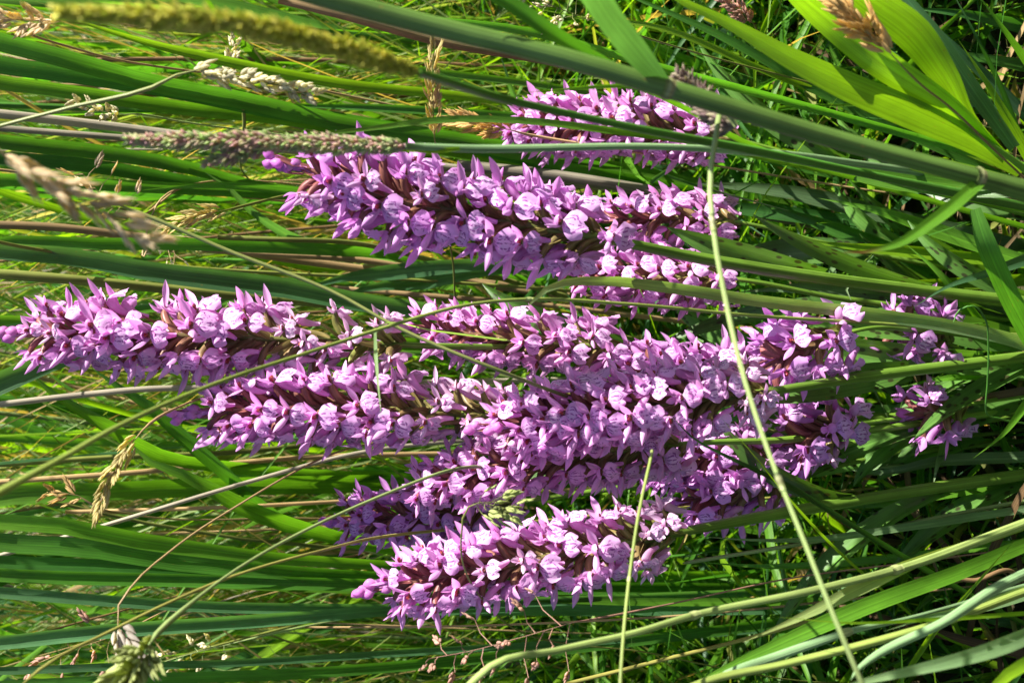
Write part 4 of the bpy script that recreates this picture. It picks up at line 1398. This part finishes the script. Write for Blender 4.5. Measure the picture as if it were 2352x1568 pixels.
def pick(R, pal=PALET):
    k = R.random()
    for c, p in pal:
        k -= p
        if k <= 0:
            return c * R.uniform(0.75, 1.25)
    return pal[0][0]


def tall_h(x, y, R):
    """the stand is tall behind the orchids and lower towards the sun"""
    h = R.uniform(0.75, 1.25)
    if x > 0.34:
        h = min(h, 0.45 + 0.35 * max(0, y - 0.9) + 0.12 * R.random())
    return h


R = random.Random(77)
# individual reeds with stem and leaves
REEDL = 'tall green reed with narrow leaves rising in the stand behind the orchids'
for i in range(46):
    x = R.uniform(-0.75, 0.75)
    y = R.uniform(0.98, 1.7)
    h = tall_h(x, y, R) * 1.05
    az, lean, droop = R.uniform(0, 6.28), R.uniform(0.0, 0.12), R.uniform(0, 0.12)
    root = thing('reed', (x, y, 0), REEDL, 'reed', 'reeds of the stand behind the orchids')
    sp = grow_pts(0, 0, h, lean, az, droop, 14)
    mb = MB()
    c = pick(R, [(G, .4), (OLV, .35), (PALE * .6, .25)])
    tube(mb, sp, np.linspace(0.0035, 0.0012, 14), c, 6)
    link('stem', mb.build('stem', M_STEM), root)
    for j in range(R.randint(3, 5)):
        k = R.randint(3, 11)
        b = sp[k]
        a2 = R.uniform(0, 6.28)
        L = R.uniform(0.25, 0.5)
        lp = grow_pts(0, 0, L, R.uniform(0.1, 0.35), a2, R.uniform(0.0, 0.5), 12) + b
        mb = MB()
        ribbon(mb, lp, wprof(R.uniform(0.007, 0.014), 12), pick(R), ('n', np.array((math.cos(a2 + 2.2), math.sin(a2 + 2.2), 0.5))), fold=0.2,
               twist=R.uniform(-1, 1))
        link('leaf', mb.build('leaf', M_LEAF), root)

GBL = 'upright tuft of green grass blades in the stand behind the orchids'
for i in range(52):
    x = R.uniform(-0.65, 0.65)
    y = R.uniform(0.94, 1.45)
    root = thing('grass_tuft', (x, y, 0), GBL, 'grass', 'grass tufts behind the orchids')
    for j in range(R.randint(3, 5)):
        h = tall_h(x, y, R)
        pts = grow_pts(R.uniform(-.02, .02), R.uniform(-.02, .02), h, R.uniform(0, 0.18), R.uniform(0, 6.28), R.uniform(0, 0.35), 16)
        mb = MB()
        a = R.uniform(0, 6.28)
        ribbon(mb, pts, wprof(R.uniform(0.003, 0.010), 16), pick(R), ('n', np.array((math.cos(a), math.sin(a), 0.2))), fold=0.22, twist=R.uniform(-1.2, 1.2))
        link('blade', mb.build('blade', M_LEAF), root)

for i in range(90):
    x = R.uniform(-0.6, 0.6)
    y = R.uniform(0.92, 1.5)
    h = tall_h(x, y, R) * R.uniform(0.6, 1.0)
    pts = grow_pts(0, 0, h, R.uniform(0, 0.22), R.uniform(0, 6.28), R.uniform(0, 0.15), 10)
    mb = MB()
    tube(mb, pts, np.linspace(1, 0.5, 10) * R.uniform(0.0012, 0.0035), R.choice([TAN, GRY, BRN, OLV, TAN * .7]) * R.uniform(0.7, 1.2), 6)
    tag(link('dead_reed', mb.build('dead_reed', M_DEAD), loc=(x, y, 0)), 'thin dried stem upright in the reed stand behind the orchids', 'dead reed',
        'thin dried stems behind the orchids')


def stuff(name, n, area, hfun, wr, pal, lean, droop, mat, seg, label, az=(0, 6.28)):
    R = random.Random(len(name) * 31 + n)
    mb = MB()
    k = 0
    tries = 0
    while k < n and tries < n * 6:
        tries += 1
        x, y = R.uniform(*area[0]), R.uniform(*area[1])
        h = hfun(x, y, R)
        if h <= 0.02:
            continue
        k += 1
        pts = grow_pts(x, y, h, R.uniform(*lean), R.uniform(*az), R.uniform(*droop), seg)
        a = R.uniform(0, 6.28)
        c = pick(R, pal)
        ribbon(mb, pts, wprof(R.uniform(*wr), seg), c, ('n', np.array((math.cos(a), math.sin(a), 0.25))), fold=0.2, twist=R.uniform(-1, 1))
    o = link(name, mb.build(name, mat))
    o['kind'] = 'stuff'
    o['label'] = label
    o['category'] = 'grass'
    return o


BACKPAL = [(G, .26), (LG * .8, .20), (DG * 1.2, .14), (BG * .8, .10), (YG * .7, .08), (OLV, .08), (TAN * .8, .09), (GRY * .8, .05)]
stuff('reed_bed', 4200, ((-2.3, 2.3), (1.15, 3.4)), lambda x, y, R: tall_h(x, y, R) * R.uniform(0.6, 1.1), (0.003, 0.010), BACKPAL, (0, 0.16), (0, 0.35), M_LEAF, 11,
      'dense mass of reeds and grass far behind the orchids')


def low_h(x, y, R):
    if abs(x) < 0.30:
        cap = 0.05 + max(0.0, y - 0.60) * 1.2
    else:
        cap = 0.2 + 0.4 * max(0.0, y - 0.4)
    return min(R.uniform(0.08, 0.42), cap * R.uniform(0.5, 1.0))


stuff('meadow_grass', 8500, ((-0.75, 0.8), (0.42, 1.2)), low_h, (0.0025, 0.009), PALET, (0, 0.5), (0.1, 0.9), M_LEAF, 8,
      'fine low green grass covering the soil under the orchids')
stuff('side_grass', 1500, ((-2.0, 2.0), (-0.6, 1.4)), lambda x, y, R: 0 if abs(x) < 0.55 else R.uniform(0.2, 0.5), (0.004, 0.010), PALET, (0, 0.35), (0, 0.7), M_LEAF, 9,
      'knee-high grass growing on both sides of the clump')
stuff('fine_grass', 2100, ((-0.55, 0.6), (0.86, 1.35)), lambda x, y, R: tall_h(x, y, R) * R.uniform(0.4, 0.95), (0.0010, 0.0028),
      [(YG * .75, .20), (PALE * .8, .28), (LG, .18), (TAN, .18), (OLV, .10), (YEL * .7, .06)], (0.0, 0.45), (0, 0.5), M_LEAF, 10,
      'hair-fine green and straw grass threading through the reeds', az=(-0.15, 3.29))
# lying litter
mb = MB()
for i in range(1100):
    x, y = R.uniform(-0.9, 0.9), R.uniform(0.4, 2.2)
    a = R.uniform(0, 6.28)
    L = R.uniform(0.05, 0.25)
    z = R.uniform(0.004, 0.05)
    p0 = np.array((x, y, z))
    d = np.array((math.cos(a), math.sin(a), R.uniform(-.05, .25)))
    pts = [p0 + d * (L * t) + np.array((0, 0, 0.015 * math.sin(t * 3.1))) for t in np.linspace(0, 1, 5)]
    ribbon(mb, pts, wprof(R.uniform(0.003, 0.009), 5), R.choice([TAN, BRN, BRN * .6, TAN * .6, OLV]) * R.uniform(0.35, 0.9), ('n', np.array((0.1, 0, 1.0))), twist=R.uniform(-1, 1))
lo = link('leaf_litter', mb.build('leaf_litter', M_DEAD))
lo['kind'] = 'stuff'
lo['label'] = 'dry brown straw and leaf litter lying on the soil'
lo['category'] = 'litter'

print('objects', len(bpy.data.objects))
